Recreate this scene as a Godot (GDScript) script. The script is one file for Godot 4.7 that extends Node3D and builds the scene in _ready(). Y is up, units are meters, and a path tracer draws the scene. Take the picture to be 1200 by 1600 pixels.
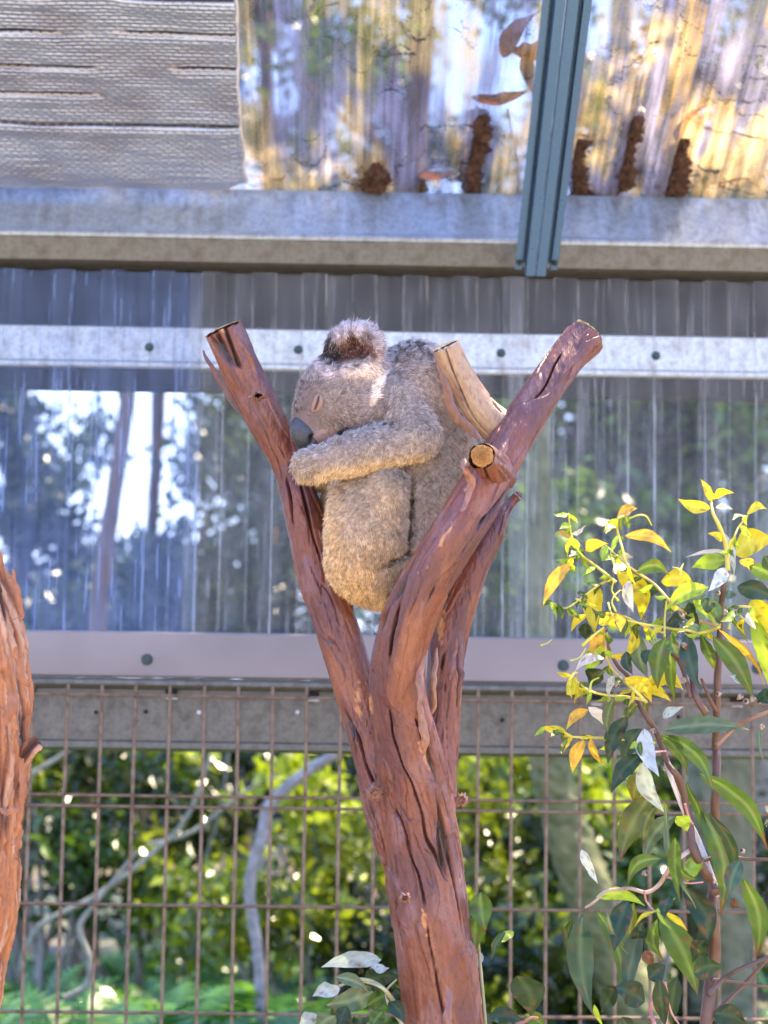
extends Node3D
# A koala asleep in a forked tree, in front of a clear-sheeted shed wall.
const F := 3333.0            # focal length in photo pixels (50 mm on a 24 mm high frame, 1600 pixels)
const ZW := -4.4             # plane of the wall
const SUN_DIR := Vector3(0.42, 0.85, -0.30)
var cam: Camera3D
var cb: Basis
var cp := Vector3(0, 1.55, 0)
var rng := RandomNumberGenerator.new()
var taken := {}
var M := {}
var nz: Array[FastNoiseLite] = []

# ------------------------------------------------------------------ naming
func numbered(called: String) -> String:
	if not taken.has(called):
		taken[called] = 0
		return called
	taken[called] += 1
	return "%s_%03d" % [called, taken[called]]

func tag(o: Node, label: String, category: String, group := "", kind := "") -> Node:
	if label: o.set_meta("label", label)
	if category: o.set_meta("category", category)
	if group: o.set_meta("group", group)
	if kind: o.set_meta("kind", kind)
	return o

func thing(called: String, label: String, category: String, at := Vector3.ZERO, group := "") -> Node3D:
	var o := Node3D.new()
	o.name = numbered(called)
	add_child(o)
	o.position = at
	tag(o, label, category, group)
	return o

# meshes are made in world coordinates; a part is shifted so that its parent's origin is undone
func obj(called: String, mesh: Mesh, mat: Material, parent: Node3D = null) -> MeshInstance3D:
	var o := MeshInstance3D.new()
	o.mesh = mesh
	o.material_override = mat
	if parent == null:
		o.name = numbered(called)
		add_child(o)
	else:
		o.name = called
		parent.add_child(o, true)
		o.transform = world_of(parent).affine_inverse()
	return o

func world_of(n: Node3D) -> Transform3D:
	var t := Transform3D()
	var k: Node = n
	while k != self and k is Node3D:
		t = (k as Node3D).transform * t
		k = k.get_parent()
	return t

# ------------------------------------------------------------------ places
func px(x: float, y: float, d: float) -> Vector3:      # a point at depth d along the optical axis
	return cp + cb * Vector3((x - 600.0) / F * d, (800.0 - y) / F * d, -d)

func wp(x: float, y: float, z: float) -> Vector3:      # a point on the plane of that z
	var dir := cb * Vector3((x - 600.0) / F, (800.0 - y) / F, -1.0)
	return cp + dir * ((z - cp.z) / dir.z)

func yw(y: float, z: float) -> float:
	return wp(600, y, z).y

# ------------------------------------------------------------------ materials
func lin(r: float, g: float, b: float) -> Color:
	return Color(r, g, b).linear_to_srgb()

func mat(called: String, c: Color, rough := 0.7, metal := 0.0, vcol := false) -> StandardMaterial3D:
	var m := StandardMaterial3D.new()
	m.resource_name = called
	m.albedo_color = c
	m.roughness = rough
	m.metallic = metal
	m.vertex_color_use_as_albedo = vcol
	M[called] = m
	return m

func ntex(type: int, freq: float, ramp: Array, size := 512, oct := 4, sd := 1) -> NoiseTexture2D:
	var n := FastNoiseLite.new()
	n.noise_type = type
	n.frequency = freq
	n.seed = sd
	n.fractal_octaves = oct
	var t := NoiseTexture2D.new()
	t.noise = n
	t.width = size
	t.height = size
	t.seamless = true
	if ramp.size():
		var g := Gradient.new()
		var offs := PackedFloat32Array()
		var cols := PackedColorArray()
		for r in ramp:
			offs.append(r[0])
			cols.append(r[1])
		g.offsets = offs
		g.colors = cols
		t.color_ramp = g
	return t

func tri(m: StandardMaterial3D, scale: Vector3) -> void:
	m.uv1_triplanar = true
	m.uv1_world_triplanar = true
	m.uv1_scale = scale

func sstep(a: float, b: float, x: float) -> float:
	return smoothstep(a, b, x)

func n3(k: int, v: Vector3) -> float:
	return nz[k].get_noise_3dv(v)

# ------------------------------------------------------------------ meshes
# a grid of (nu+1) x (nv+1) points, with smooth normals; wrap joins the first and last column
func grid(P: PackedVector3Array, C: PackedColorArray, nu: int, nv: int, wrap := false, flip := false, uvs := Vector2.ONE) -> ArrayMesh:
	var N := PackedVector3Array()
	N.resize(P.size())
	var U := PackedVector2Array()
	U.resize(P.size())
	var w := nu + 1
	for j in nv + 1:
		var j0 := maxi(j - 1, 0) * w
		var j1 := mini(j + 1, nv) * w
		for i in w:
			var i0 := i - 1
			var i1 := i + 1
			if wrap:
				if i0 < 0: i0 = nu - 1
				if i1 > nu: i1 = 1
			else:
				i0 = maxi(i0, 0)
				i1 = mini(i1, nu)
			var n := (P[j * w + i1] - P[j * w + i0]).cross(P[j1 + i] - P[j0 + i])
			if flip: n = -n
			N[j * w + i] = n.normalized() if n.length_squared() > 1e-20 else Vector3.UP
			U[j * w + i] = Vector2(float(i) / nu * uvs.x, float(j) / nv * uvs.y)
	var I := PackedInt32Array()
	I.resize(nu * nv * 6)
	var k := 0
	for j in nv:
		for i in nu:
			var a := j * w + i
			var b := a + w
			if flip:
				I[k] = a; I[k + 1] = a + 1; I[k + 2] = b
				I[k + 3] = a + 1; I[k + 4] = b + 1; I[k + 5] = b
			else:
				I[k] = a; I[k + 1] = b; I[k + 2] = a + 1
				I[k + 3] = a + 1; I[k + 4] = b; I[k + 5] = b + 1
			k += 6
	var arr := []
	arr.resize(Mesh.ARRAY_MAX)
	arr[Mesh.ARRAY_VERTEX] = P
	arr[Mesh.ARRAY_NORMAL] = N
	arr[Mesh.ARRAY_TEX_UV] = U
	if C.size(): arr[Mesh.ARRAY_COLOR] = C
	arr[Mesh.ARRAY_INDEX] = I
	var m := ArrayMesh.new()
	m.add_surface_from_arrays(Mesh.PRIMITIVE_TRIANGLES, arr)
	return m

# an open strip of section points (z, y) swept along x, flat shaded per facet: purlins, flashings, battens
func sweep_x(sec: Array, x0: float, x1: float, cols := 1, wob := 0.0) -> ArrayMesh:
	var st := SurfaceTool.new()
	st.begin(Mesh.PRIMITIVE_TRIANGLES)
	for k in sec.size() - 1:
		var a: Vector2 = sec[k]
		var b: Vector2 = sec[k + 1]
		for c in cols:
			var xa := lerpf(x0, x1, float(c) / cols)
			var xb := lerpf(x0, x1, float(c + 1) / cols)
			var wa := wob * nz[0].get_noise_1d(xa * 3.0)
			var wb := wob * nz[0].get_noise_1d(xb * 3.0)
			var p := [Vector3(xa, a.y + wa, a.x), Vector3(xb, a.y + wb, a.x), Vector3(xb, b.y + wb, b.x), Vector3(xa, b.y + wa, b.x)]
			var n: Vector3 = (p[3] - p[0]).cross(p[1] - p[0]).normalized()
			for i in [0, 1, 2, 0, 2, 3]:
				st.set_normal(n)
				st.set_uv(Vector2(p[i].x, k))
				st.add_vertex(p[i])
	return st.commit()

func box(st: SurfaceTool, c: Vector3, s: Vector3, b := Basis()) -> void:
	for ax in 3:
		for sg in [-1.0, 1.0]:
			var n := Vector3.ZERO
			n[ax] = sg
			var u := Vector3.ZERO
			u[(ax + 1) % 3] = 1.0
			var v := n.cross(u)
			var q := []
			for e in [[-1, -1], [1, -1], [1, 1], [-1, 1]]:
				q.append(c + b * ((n + u * e[0] + v * e[1]) * s * 0.5))
			for i in [0, 2, 1, 0, 3, 2]:
				st.set_normal(b * n)
				st.add_vertex(q[i])

func newst() -> SurfaceTool:
	var st := SurfaceTool.new()
	st.begin(Mesh.PRIMITIVE_TRIANGLES)
	return st

# a smooth tube through points with radii; bumps by noise
func tube(pts: Array, rad: Array, m := 8, sub := 4, bump := 0.0, c0 := Color(1, 1, 1), c1 := Color(1, 1, 1), sd := 0.0, squash := 1.0) -> ArrayMesh:
	var S := spline(pts, rad, sub)
	var pos: PackedVector3Array = S[0]
	var rr: PackedFloat32Array = S[1]
	var fr := frames(pos)
	var P := PackedVector3Array()
	var C := PackedColorArray()
	var n := pos.size()
	for j in range(-1, n + 1):
		var jj := clampi(j, 0, n - 1)
		for i in m + 1:
			var a := TAU * i / m
			var dir: Vector3 = fr[jj * 2] * cos(a) + fr[jj * 2 + 1] * sin(a) * squash
			var q: Vector3 = pos[jj] + dir * rr[jj]
			var r := rr[jj]
			if bump > 0.0:
				r *= 1.0 + bump * n3(1, q * 40.0 + Vector3(sd, sd, 0)) + bump * 0.7 * n3(2, q * 140.0)
			if j < 0 or j == n: r *= 0.02
			P.append(pos[jj] + dir * r)
			var t := 0.5 + 0.5 * clampf(n3(3, q * 25.0 + Vector3(sd, 0, sd)) * 1.6, -1, 1)
			C.append(c0.lerp(c1, t))
	return grid(P, C, m, n + 1, true, false)

func spline(pts: Array, rad: Array, sub: int) -> Array:
	var pos := PackedVector3Array()
	var rr := PackedFloat32Array()
	var n := pts.size()
	for k in n - 1:
		var a: Vector3 = pts[maxi(k - 1, 0)]
		var b: Vector3 = pts[k]
		var c: Vector3 = pts[k + 1]
		var d: Vector3 = pts[mini(k + 2, n - 1)]
		for s in sub:
			var t := float(s) / sub
			pos.append(b.cubic_interpolate(c, a, d, t))
			rr.append(maxf(0.0002, cubic_interpolate(rad[k], rad[k + 1], rad[maxi(k - 1, 0)], rad[mini(k + 2, n - 1)], t)))
	pos.append(pts[n - 1])
	rr.append(rad[n - 1])
	return [pos, rr]

func frames(pos: PackedVector3Array) -> PackedVector3Array:
	var fr := PackedVector3Array()
	var n := pos.size()
	var t0 := (pos[1] - pos[0]).normalized()
	var u := t0.cross(Vector3(0.31, 0.2, 0.93)).normalized()
	for j in n:
		var t := (pos[mini(j + 1, n - 1)] - pos[maxi(j - 1, 0)]).normalized()
		u = (u - t * u.dot(t)).normalized()
		fr.append(u)
		fr.append(t.cross(u))
	return fr

# bark-covered limb. path rows: [x, y, depth, radius px]; style 0 smooth red gum bark, 1 stringy bark, 2 mossy pale bark
func limb(path: Array, m: int, step: float, style: int, sd: float, twist := 0.0, cut := true) -> ArrayMesh:
	var pts := []
	var rad := []
	for p in path:
		pts.append(px(p[0], p[1], p[2]))
		rad.append(p[3] * p[2] / F)
	var total := 0.0
	for k in pts.size() - 1: total += (pts[k + 1] as Vector3).distance_to(pts[k])
	var S := spline(pts, rad, maxi(2, int(total / step / (pts.size() - 1))))
	var pos: PackedVector3Array = S[0]
	var rr: PackedFloat32Array = S[1]
	var fr := frames(pos)
	var P := PackedVector3Array()
	var C := PackedColorArray()
	var n := pos.size()
	var s := 0.0
	var off := Vector3(sd * 3.1, sd * 1.7, sd * 2.3)
	for j in n:
		if j: s += pos[j].distance_to(pos[j - 1])
		var R := rr[j]
		var t := (pos[mini(j + 1, n - 1)] - pos[maxi(j - 1, 0)]).normalized()
		for i in m + 1:
			var a := TAU * (i % m) / m
			var aw := a + twist * s
			var q := Vector3(cos(aw) * R, sin(aw) * R, s) + off
			var dir: Vector3 = fr[j * 2] * cos(a) + fr[j * 2 + 1] * sin(a)
			var r := R
			var col: Color
			if style == 0:
				var wv := n3(4, q * Vector3(9, 9, 4)) * 0.012
				var qw := q + Vector3(wv, -wv, 0)
				r += R * (0.07 * n3(0, q * Vector3(5, 5, 4)) + 0.06 * n3(1, qw * Vector3(11, 11, 1.3)))
				var msk := sstep(-0.08, 0.06, n3(3, q * Vector3(9, 9, 4.0)))
				var c1 := absf(n3(2, qw * Vector3(17, 17, 1.5)))
				var cr := clampf(1.0 - c1 / 0.085, 0, 1) * msk
				var c2 := absf(n3(5, qw * Vector3(46, 46, 4.5)))
				var cr2 := clampf(1.0 - c2 / 0.07, 0, 1) * sstep(0.1, 0.4, n3(6, q * Vector3(8, 8, 4)))
				var pl := n3(6, qw * Vector3(24, 24, 3.0) + Vector3(7, 3, 1))
				var plate := sstep(0.10, 0.14, pl)
				var pl2 := sstep(0.28, 0.31, n3(5, qw * Vector3(17, 17, 4.4) + Vector3(1, 9, 4)))
				r += plate * 0.0022 + pl2 * 0.0018 - cr * 0.0100 - cr2 * 0.0028
				var fine := n3(7, q * Vector3(150, 150, 22))
				var spk := n3(7, q * 260.0 + Vector3(5, 5, 5))
				r += fine * 0.0005
				col = Color(0.172, 0.050, 0.026).lerp(Color(0.108, 0.035, 0.031), sstep(-0.3, 0.3, n3(0, q * Vector3(10, 10, 5) + Vector3(3, 8, 5))))
				col = col.lerp(Color(0.245, 0.085, 0.042), sstep(0.05, 0.45, n3(1, q * Vector3(22, 22, 5) + Vector3(9, 2, 2))) * 0.7)
				col = col.lerp(Color(0.19, 0.088, 0.082), sstep(0.15, 0.4, n3(3, q * Vector3(15, 15, 9) + Vector3(4, 4, 8))) * 0.6)
				col = col.lerp(Color(0.46, 0.20, 0.07), sstep(0.80, 0.84, n3(2, q * Vector3(26, 26, 9) + Vector3(2, 7, 7)) + 0.15 * n3(5, q * 90.0)) * 0.8)
				col = col * (1.0 + 0.22 * fine + 0.22 * spk - 0.30 * plate * sstep(0.17, 0.10, pl))
				col = col.lerp(Color(0.020, 0.010, 0.008), clampf(cr * 1.4, 0, 1) * 0.92)
				col = col.lerp(Color(0.05, 0.022, 0.016), cr2 * 0.8)
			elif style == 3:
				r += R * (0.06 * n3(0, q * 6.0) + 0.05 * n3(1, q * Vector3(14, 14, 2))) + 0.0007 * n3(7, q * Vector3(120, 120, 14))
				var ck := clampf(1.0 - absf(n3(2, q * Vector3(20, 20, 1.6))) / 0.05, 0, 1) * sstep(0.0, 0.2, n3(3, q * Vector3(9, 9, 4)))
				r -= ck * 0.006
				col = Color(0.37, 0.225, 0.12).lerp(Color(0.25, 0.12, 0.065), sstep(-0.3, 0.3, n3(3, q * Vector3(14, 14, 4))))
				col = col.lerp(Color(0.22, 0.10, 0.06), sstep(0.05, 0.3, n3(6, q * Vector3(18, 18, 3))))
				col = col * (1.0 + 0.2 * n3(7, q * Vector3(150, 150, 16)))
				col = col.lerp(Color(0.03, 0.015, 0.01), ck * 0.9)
			elif style == 1:
				var wv2 := n3(4, q * Vector3(8, 8, 3)) * 0.006
				var q2 := q + Vector3(wv2, wv2, 0)
				var f1 := n3(1, q2 * Vector3(24, 24, 2.4))
				var f2 := n3(5, q2 * Vector3(70, 70, 11))
				var f3 := n3(7, q2 * Vector3(170, 170, 45))
				var sh := sstep(0.02, 0.10, n3(6, q2 * Vector3(40, 40, 10) + Vector3(4, 1, 1)))
				r += R * 0.08 * n3(0, q * 5.0) + f1 * 0.004 + f2 * 0.0045 + f3 * 0.003 + sh * 0.0035
				col = Color(0.15, 0.048, 0.022).lerp(Color(0.36, 0.145, 0.065), clampf(0.5 + f2 * 1.4 + f1, 0, 1))
				col = col.lerp(Color(0.36, 0.13, 0.045), sstep(0.0, 0.3, n3(3, q * Vector3(7, 7, 4))) * 0.7)
				col = col.lerp(Color(0.42, 0.25, 0.17), sstep(0.3, 0.48, n3(2, q2 * Vector3(60, 60, 6))) * 0.7)
				col = col.lerp(Color(0.05, 0.018, 0.012), sstep(-0.22, -0.42, f1 + f2 * 0.5))
				col *= 1.0 + 0.4 * f3
			else:
				r += R * (0.10 * n3(0, q * 4.0) + 0.06 * n3(1, q * Vector3(18, 18, 4))) + 0.003 * n3(5, q * Vector3(60, 60, 20))
				col = Color(0.25, 0.27, 0.17).lerp(Color(0.16, 0.21, 0.07), sstep(-0.3, 0.3, n3(3, q * Vector3(12, 12, 5))))
				col = col.lerp(Color(0.42, 0.42, 0.36), sstep(0.1, 0.35, n3(2, q * Vector3(24, 24, 12))))
				col = col.lerp(Color(0.09, 0.075, 0.05), sstep(0.15, 0.4, n3(6, q * Vector3(30, 30, 6))))
			var e := 0.0
			if cut and j == n - 1: e = 0.004 * n3(2, q * 60.0)
			P.append(pos[j] + dir * r + t * e)
			C.append(Color(col.r, col.g, col.b))
	return grid(P, C, m, n - 1, true, false)

# the sawn end of a limb: a disc with rings, slightly domed and set back into the bark
func cut_end(c: Vector3, nrm: Vector3, r: float, c0: Color, c1: Color, sd: float) -> ArrayMesh:
	var u := nrm.cross(Vector3(0.2, 0.1, 1)).normalized()
	var v := nrm.cross(u)
	var P := PackedVector3Array()
	var C := PackedColorArray()
	var nr := 14
	var m := 40
	for j in nr + 1:
		for i in m + 1:
			var a := TAU * (i % m) / m
			var q := Vector3(cos(a), sin(a), 0) * j / nr
			var rough := n3(5, q * 9.0 + Vector3(sd, sd, sd)) * 0.0022
			var f := float(j) / nr
			P.append(c + (u * q.x + v * q.y) * r * (1.0 + 0.16 * n3(1, Vector3(cos(a), sin(a), sd) * 1.3)) + nrm * (0.002 - 0.003 * f * f + rough))
			var ring := 0.5 + 0.5 * sin(f * 34.0 + 2.0 * n3(1, q * 3.0))
			C.append(c0.lerp(c1, clampf(ring * 0.45 + 0.6 * n3(6, q * 5.0 + Vector3(sd, 0, 0)) + f * f * 0.5, 0, 1)))
	return grid(P, C, m, nr, true, true)

# one leaf from base to tip, facing `face`, with a sickle bend, a fold along the midrib and a droop
func leaf(b: Vector3, t: Vector3, w: float, face: Vector3, bend: float, fold: float, droop: float, c: Color, ctip: Color, cmid: Color, sd: float, blunt := 0.0) -> ArrayMesh:
	var ax := t - b
	var L := ax.length()
	var y := ax / L
	var z := (face - y * face.dot(y)).normalized()
	var x := y.cross(z)
	var nu := 6
	var nv := 16
	var P := PackedVector3Array()
	var C := PackedColorArray()
	for j in nv + 1:
		var s := float(j) / nv
		var prof := pow(sin(PI * pow(s, lerpf(0.72, 0.9, blunt))), lerpf(1.05, 0.75, blunt))
		var hw := maxf(w * 0.5 * prof * (1.0 + 0.08 * nz[1].get_noise_1d(s * 5.0 + sd * 9.0)), 0.0005)
		var cen := b + y * (L * s) + x * (bend * L * sin(PI * s)) + z * (-droop * L * sin(PI * s) + 0.02 * L * nz[2].get_noise_1d(s * 3.0 + sd * 5.0))
		var tw := 0.5 * nz[3].get_noise_1d(s * 1.3 + sd * 7.0)
		var xx := x * cos(tw) + z * sin(tw)
		var zz := z * cos(tw) - x * sin(tw)
		for i in nu + 1:
			var e := float(i) / nu * 2.0 - 1.0
			P.append(cen + xx * (e * hw) + zz * (absf(e) * hw * fold + 0.03 * w * sin(s * 17.0 + sd) * absf(e)))
			var q := cen * 90.0 + Vector3(e, sd, 0)
			var col := c * (1.0 + 0.28 * n3(4, q * 0.6) + 0.15 * n3(5, q * 2.5))
			col = col * (1.0 + 0.10 * sin((s * 1.0 - absf(e) * 0.10) * 120.0) * (1.0 - absf(e)))
			col = col.lerp(Color(0.16, 0.07, 0.03), 0.7 * sstep(0.48, 0.6, n3(5, cen * 55.0 + Vector3(e * 1.3, sd, 2.0))))
			col = col.lerp(ctip, sstep(0.78, 0.97, s + 0.1 * n3(2, q)))
			col = col.lerp(cmid, 0.75 * sstep(0.35, 0.0, absf(e)) * (0.4 + 0.6 * (1.0 - s)))
			C.append(Color(clampf(col.r, 0, 1), clampf(col.g, 0, 1), clampf(col.b, 0, 1)))
	return grid(P, C, nu, nv, false, false)

func _ready() -> void:
	rng.seed = 7
	cam = Camera3D.new()
	cam.name = "camera"
	add_child(cam)
	cam.position = cp
	cam.rotation_degrees = Vector3(7.6, -1.0, 0.75)
	cam.near = 0.05
	cam.far = 400.0
	var at := CameraAttributesPhysical.new()
	at.frustum_focal_length = 50.0
	at.frustum_focus_distance = 3.2
	at.frustum_near = 0.05
	at.frustum_far = 400.0
	at.exposure_aperture = 2.9
	cam.attributes = at
	cam.fov = 26.99
	cb = cam.transform.basis
	var we := WorldEnvironment.new()
	we.name = "environment"
	var env := Environment.new()
	env.background_mode = Environment.BG_SKY
	var sky := Sky.new()
	var sm := ProceduralSkyMaterial.new()
	sm.sky_top_color = Color(0.50, 0.65, 0.93)
	sm.sky_horizon_color = Color(0.86, 0.91, 1.0)
	sm.sky_curve = 0.16
	sm.ground_bottom_color = Color(0.22, 0.19, 0.15)
	sm.ground_horizon_color = Color(0.45, 0.44, 0.40)
	sky.sky_material = sm
	env.sky = sky
	env.background_energy_multiplier = 0.95
	env.tonemap_mode = Environment.TONE_MAPPER_LINEAR
	env.tonemap_exposure = 4.75
	env.sdfgi_enabled = true
	env.ssao_enabled = true
	env.ssil_enabled = true
	we.environment = env
	add_child(we)
	var sun := DirectionalLight3D.new()
	sun.name = "sun"
	sun.light_energy = 1.6
	sun.light_color = Color(1.0, 0.92, 0.78)
	sun.light_angular_distance = 0.5
	sun.shadow_enabled = true
	add_child(sun)
	sun.look_at_from_position(SUN_DIR * 10.0, Vector3.ZERO)
	for k in 8:
		var n := FastNoiseLite.new()
		n.seed = 11 + k * 7
		n.frequency = 1.0
		n.noise_type = FastNoiseLite.TYPE_SIMPLEX_SMOOTH
		n.fractal_type = FastNoiseLite.FRACTAL_NONE if k in [2, 5] else FastNoiseLite.FRACTAL_FBM
		n.fractal_octaves = 3
		nz.append(n)
	materials()
	setting()
	wall()
	roof()
	fence()
	woodland()
	perch_tree()
	stringy_trunk()
	koala()
	sapling()
	low_sapling()

# ------------------------------------------------------------------ materials
func sheet_image(w: int, h: int, sd: int, roofing: bool) -> ImageTexture:
	var im := Image.create(w, h, false, Image.FORMAT_RGBA8)
	var a := FastNoiseLite.new()
	a.seed = sd
	a.frequency = 1.0
	a.fractal_octaves = 4
	var b := FastNoiseLite.new()
	b.seed = sd + 3
	b.frequency = 1.0
	b.fractal_octaves = 5
	var a1 := FastNoiseLite.new()
	a1.seed = sd + 9
	a1.frequency = 1.0
	a1.fractal_type = FastNoiseLite.FRACTAL_NONE
	for y in h:
		var v := float(y) / h
		for x in w:
			var u := float(x) / w
			var st := a.get_noise_2d(u * 90.0, v * 2.2)             # fine runs down the sheet
			var st2 := b.get_noise_2d(u * 22.0 + 9.0, v * 1.1)
			var bl := b.get_noise_2d(u * 7.0, v * 7.0)
			var sp := a.get_noise_2d(u * 160.0, v * 160.0)
			var al := 0.0
			var c := Color(0.80, 0.80, 0.82)
			if roofing:
				var cl := a.get_noise_2d(u * 7.0 + 60.0, v * 2.2)          # run-off smears down the slope
				var cl2 := b.get_noise_2d(u * 16.0 + 20.0, v * 4.0)
				al = 0.72 + 0.28 * cl2 + 0.22 * st + 0.20 * st2 + 0.08 * sp
				c = Color(0.78, 0.66, 0.46).lerp(Color(0.47, 0.45, 0.51), smoothstep(-0.22, 0.18, cl + 0.35 * st2))
				c = c * (1.0 + 0.40 * cl2 + 0.25 * st + 0.12 * sp)
				var wx := u + 0.012 * sp + 0.03 * bl
				var vein := minf(absf(a1.get_noise_2d(wx * 7.0 + 3.0, v * 5.0 + 5.0)), absf(a1.get_noise_2d(wx * 11.0 + 33.0, v * 7.0)))
				var vm := smoothstep(-0.05, 0.12, a.get_noise_2d(u * 5.0 + 40.0, v * 4.0))
				var vk := smoothstep(0.035, 0.012, vein) * vm
				c = c.lerp(Color(0.13, 0.12, 0.13), vk * 0.9)
				al = clampf(maxf(al, vk * 0.9), 0.25, 0.94)
			else:
				al = 0.42 + 0.22 * st2 + 0.22 * maxf(st, 0.0) + 0.14 * bl
				al += smoothstep(0.30, 0.5, st) * 0.5
				c = Color(0.72, 0.73, 0.76)
				# dried splashes low on the sheet
				var low := smoothstep(0.62, 0.98, v + 0.25 * bl)
				var dots := smoothstep(0.12, 0.3, a.get_noise_2d(u * 70.0 + 5.0, v * 40.0)) * low
				al += dots * 0.5 * smoothstep(0.05, 0.25, b.get_noise_2d(u * 3.0 + 2.0, 4.0) + 0.08)
				al = clampf(al, 0.10, 0.95)
			im.set_pixel(x, y, Color(c.r, c.g, c.b, al))
	return ImageTexture.create_from_image(im)

func materials() -> void:
	var bk := mat("bark", Color(1, 1, 1), 0.56, 0.0, true)
	bk.metallic_specular = 0.5
	bk.heightmap_enabled = true
	bk.heightmap_texture = ntex(FastNoiseLite.TYPE_SIMPLEX_SMOOTH, 0.02, [], 512, 6, 77)
	bk.heightmap_scale = 0.22
	bk.roughness_texture = ntex(FastNoiseLite.TYPE_SIMPLEX_SMOOTH, 0.03, [[0.0, Color(0.65, 0.65, 0.65)], [1.0, Color(1, 1, 1)]], 256, 5, 78)
	bk.detail_enabled = true
	bk.detail_albedo = ntex(FastNoiseLite.TYPE_SIMPLEX_SMOOTH, 0.035, [[0.0, Color(0.65, 0.6, 0.6)], [0.42, Color(1, 0.98, 0.97)], [0.62, Color(1, 1, 1)], [1.0, Color(1, 1, 1)]], 512, 6, 79)
	bk.detail_blend_mode = BaseMaterial3D.BLEND_MODE_MUL
	bk.uv2_triplanar = true
	bk.uv2_world_triplanar = true
	bk.uv2_scale = Vector3(7, 3, 7)
	tri(bk, Vector3(8, 3.2, 8))
	mat("stringy_bark", Color(1, 1, 1), 0.85, 0.0, true)
	mat("vertex_matte", Color(1, 1, 1), 0.85, 0.0, true)
	mat("vertex_satin", Color(1, 1, 1), 0.5, 0.0, true)
	mat("fur", Color(1, 1, 1), 0.9, 0.0, true)
	M.fur.metallic_specular = 0.2
	M.fur.backlight_enabled = true
	M.fur.backlight = Color(0.35, 0.35, 0.35)
	mat("skin_under_fur", Color(1, 1, 1), 0.95, 0.0, true)
	M.skin_under_fur.metallic_specular = 0.1
	var lm := mat("gum_leaf", Color(1, 1, 1), 0.42, 0.0, true)
	lm.backlight_enabled = true
	lm.backlight = Color(0.95, 0.95, 0.75)
	var fl := mat("forest_leaf", Color(1, 1, 1), 0.27, 0.0, true)
	fl.backlight_enabled = true
	fl.backlight = Color(0.9, 0.9, 0.6)
	# galvanised steel with spangle
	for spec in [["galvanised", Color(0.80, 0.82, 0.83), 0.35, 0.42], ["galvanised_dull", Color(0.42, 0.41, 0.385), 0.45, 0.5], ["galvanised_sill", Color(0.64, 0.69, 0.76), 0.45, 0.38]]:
		var g := mat(spec[0], Color(1, 1, 1), spec[3], spec[2])
		var c: Color = spec[1]
		g.albedo_texture = ntex(FastNoiseLite.TYPE_CELLULAR, 0.06, [[0.0, c * 0.80], [0.45, c * 0.97], [0.75, c], [1.0, Color(minf(c.r * 1.12, 1), minf(c.g * 1.12, 1), minf(c.b * 1.12, 1))]], 512, 3, 4)
		g.roughness_texture = ntex(FastNoiseLite.TYPE_SIMPLEX_SMOOTH, 0.02, [[0.0, Color(0.7, 0.7, 0.7)], [1.0, Color(1, 1, 1)]], 512, 5, 9)
		tri(g, Vector3(3.1, 3.1, 3.1))
		g.detail_enabled = true
		g.detail_albedo = ntex(FastNoiseLite.TYPE_SIMPLEX_SMOOTH, 0.012, [[0.0, Color(0.80, 0.77, 0.73)], [0.42, Color(0.96, 0.955, 0.95)], [0.7, Color(1, 1, 1)], [1.0, Color(0.86, 0.84, 0.82)]], 512, 5, 21)
		g.detail_blend_mode = BaseMaterial3D.BLEND_MODE_MUL
		g.uv2_triplanar = true
		g.uv2_world_triplanar = true
		g.uv2_scale = Vector3(0.9, 0.9, 0.9)
	var pf := mat("painted_flashing", Color(0.53, 0.49, 0.49), 0.5, 0.1)
	pf.albedo_texture = ntex(FastNoiseLite.TYPE_SIMPLEX_SMOOTH, 0.006, [[0.0, Color(0.86, 0.85, 0.84)], [1.0, Color(1, 1, 1)]], 512, 6, 31)
	tri(pf, Vector3(0.8, 0.8, 0.8))
	mat("dark_board_and_shade", Color(0.055, 0.055, 0.07), 0.8)
	mat("screw_metal", Color(0.22, 0.27, 0.26), 0.4, 0.6)
	mat("dark_gap", Color(0.05, 0.05, 0.05), 0.9)
	var bt := mat("blue_steel", Color(0.36, 0.49, 0.66), 0.36, 0.3)
	bt.roughness_texture = ntex(FastNoiseLite.TYPE_SIMPLEX_SMOOTH, 0.02, [[0.0, Color(0.6, 0.6, 0.6)], [1.0, Color(1, 1, 1)]], 256, 5, 8)
	tri(bt, Vector3(2, 2, 2))
	var wr := mat("rusty_wire", Color(0.50, 0.43, 0.37), 0.45, 0.35)
	wr.albedo_texture = ntex(FastNoiseLite.TYPE_SIMPLEX_SMOOTH, 0.03, [[0.0, Color(0.55, 0.45, 0.4)], [0.5, Color(0.9, 0.86, 0.82)], [1.0, Color(1, 1, 1)]], 256, 4, 14)
	tri(wr, Vector3(4, 4, 4))
	# clear sheeting under dirt; blue sky haze is put into the left tint
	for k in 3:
		var sh := mat(["wall_sheeting", "roof_sheeting", "sky_haze_sheeting"][k], Color(0.70, 0.80, 1.0, 1.0) if k == 2 else Color(1, 1, 1), 0.35)
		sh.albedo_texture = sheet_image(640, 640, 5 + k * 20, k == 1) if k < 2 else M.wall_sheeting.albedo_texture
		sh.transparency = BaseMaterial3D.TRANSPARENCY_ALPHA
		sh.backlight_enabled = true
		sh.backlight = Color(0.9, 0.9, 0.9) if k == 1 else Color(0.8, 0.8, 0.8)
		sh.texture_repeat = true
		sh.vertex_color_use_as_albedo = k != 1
	# woven foil
	var fw := 160
	var im := Image.create(fw, fw, false, Image.FORMAT_RGBA8)
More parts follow.
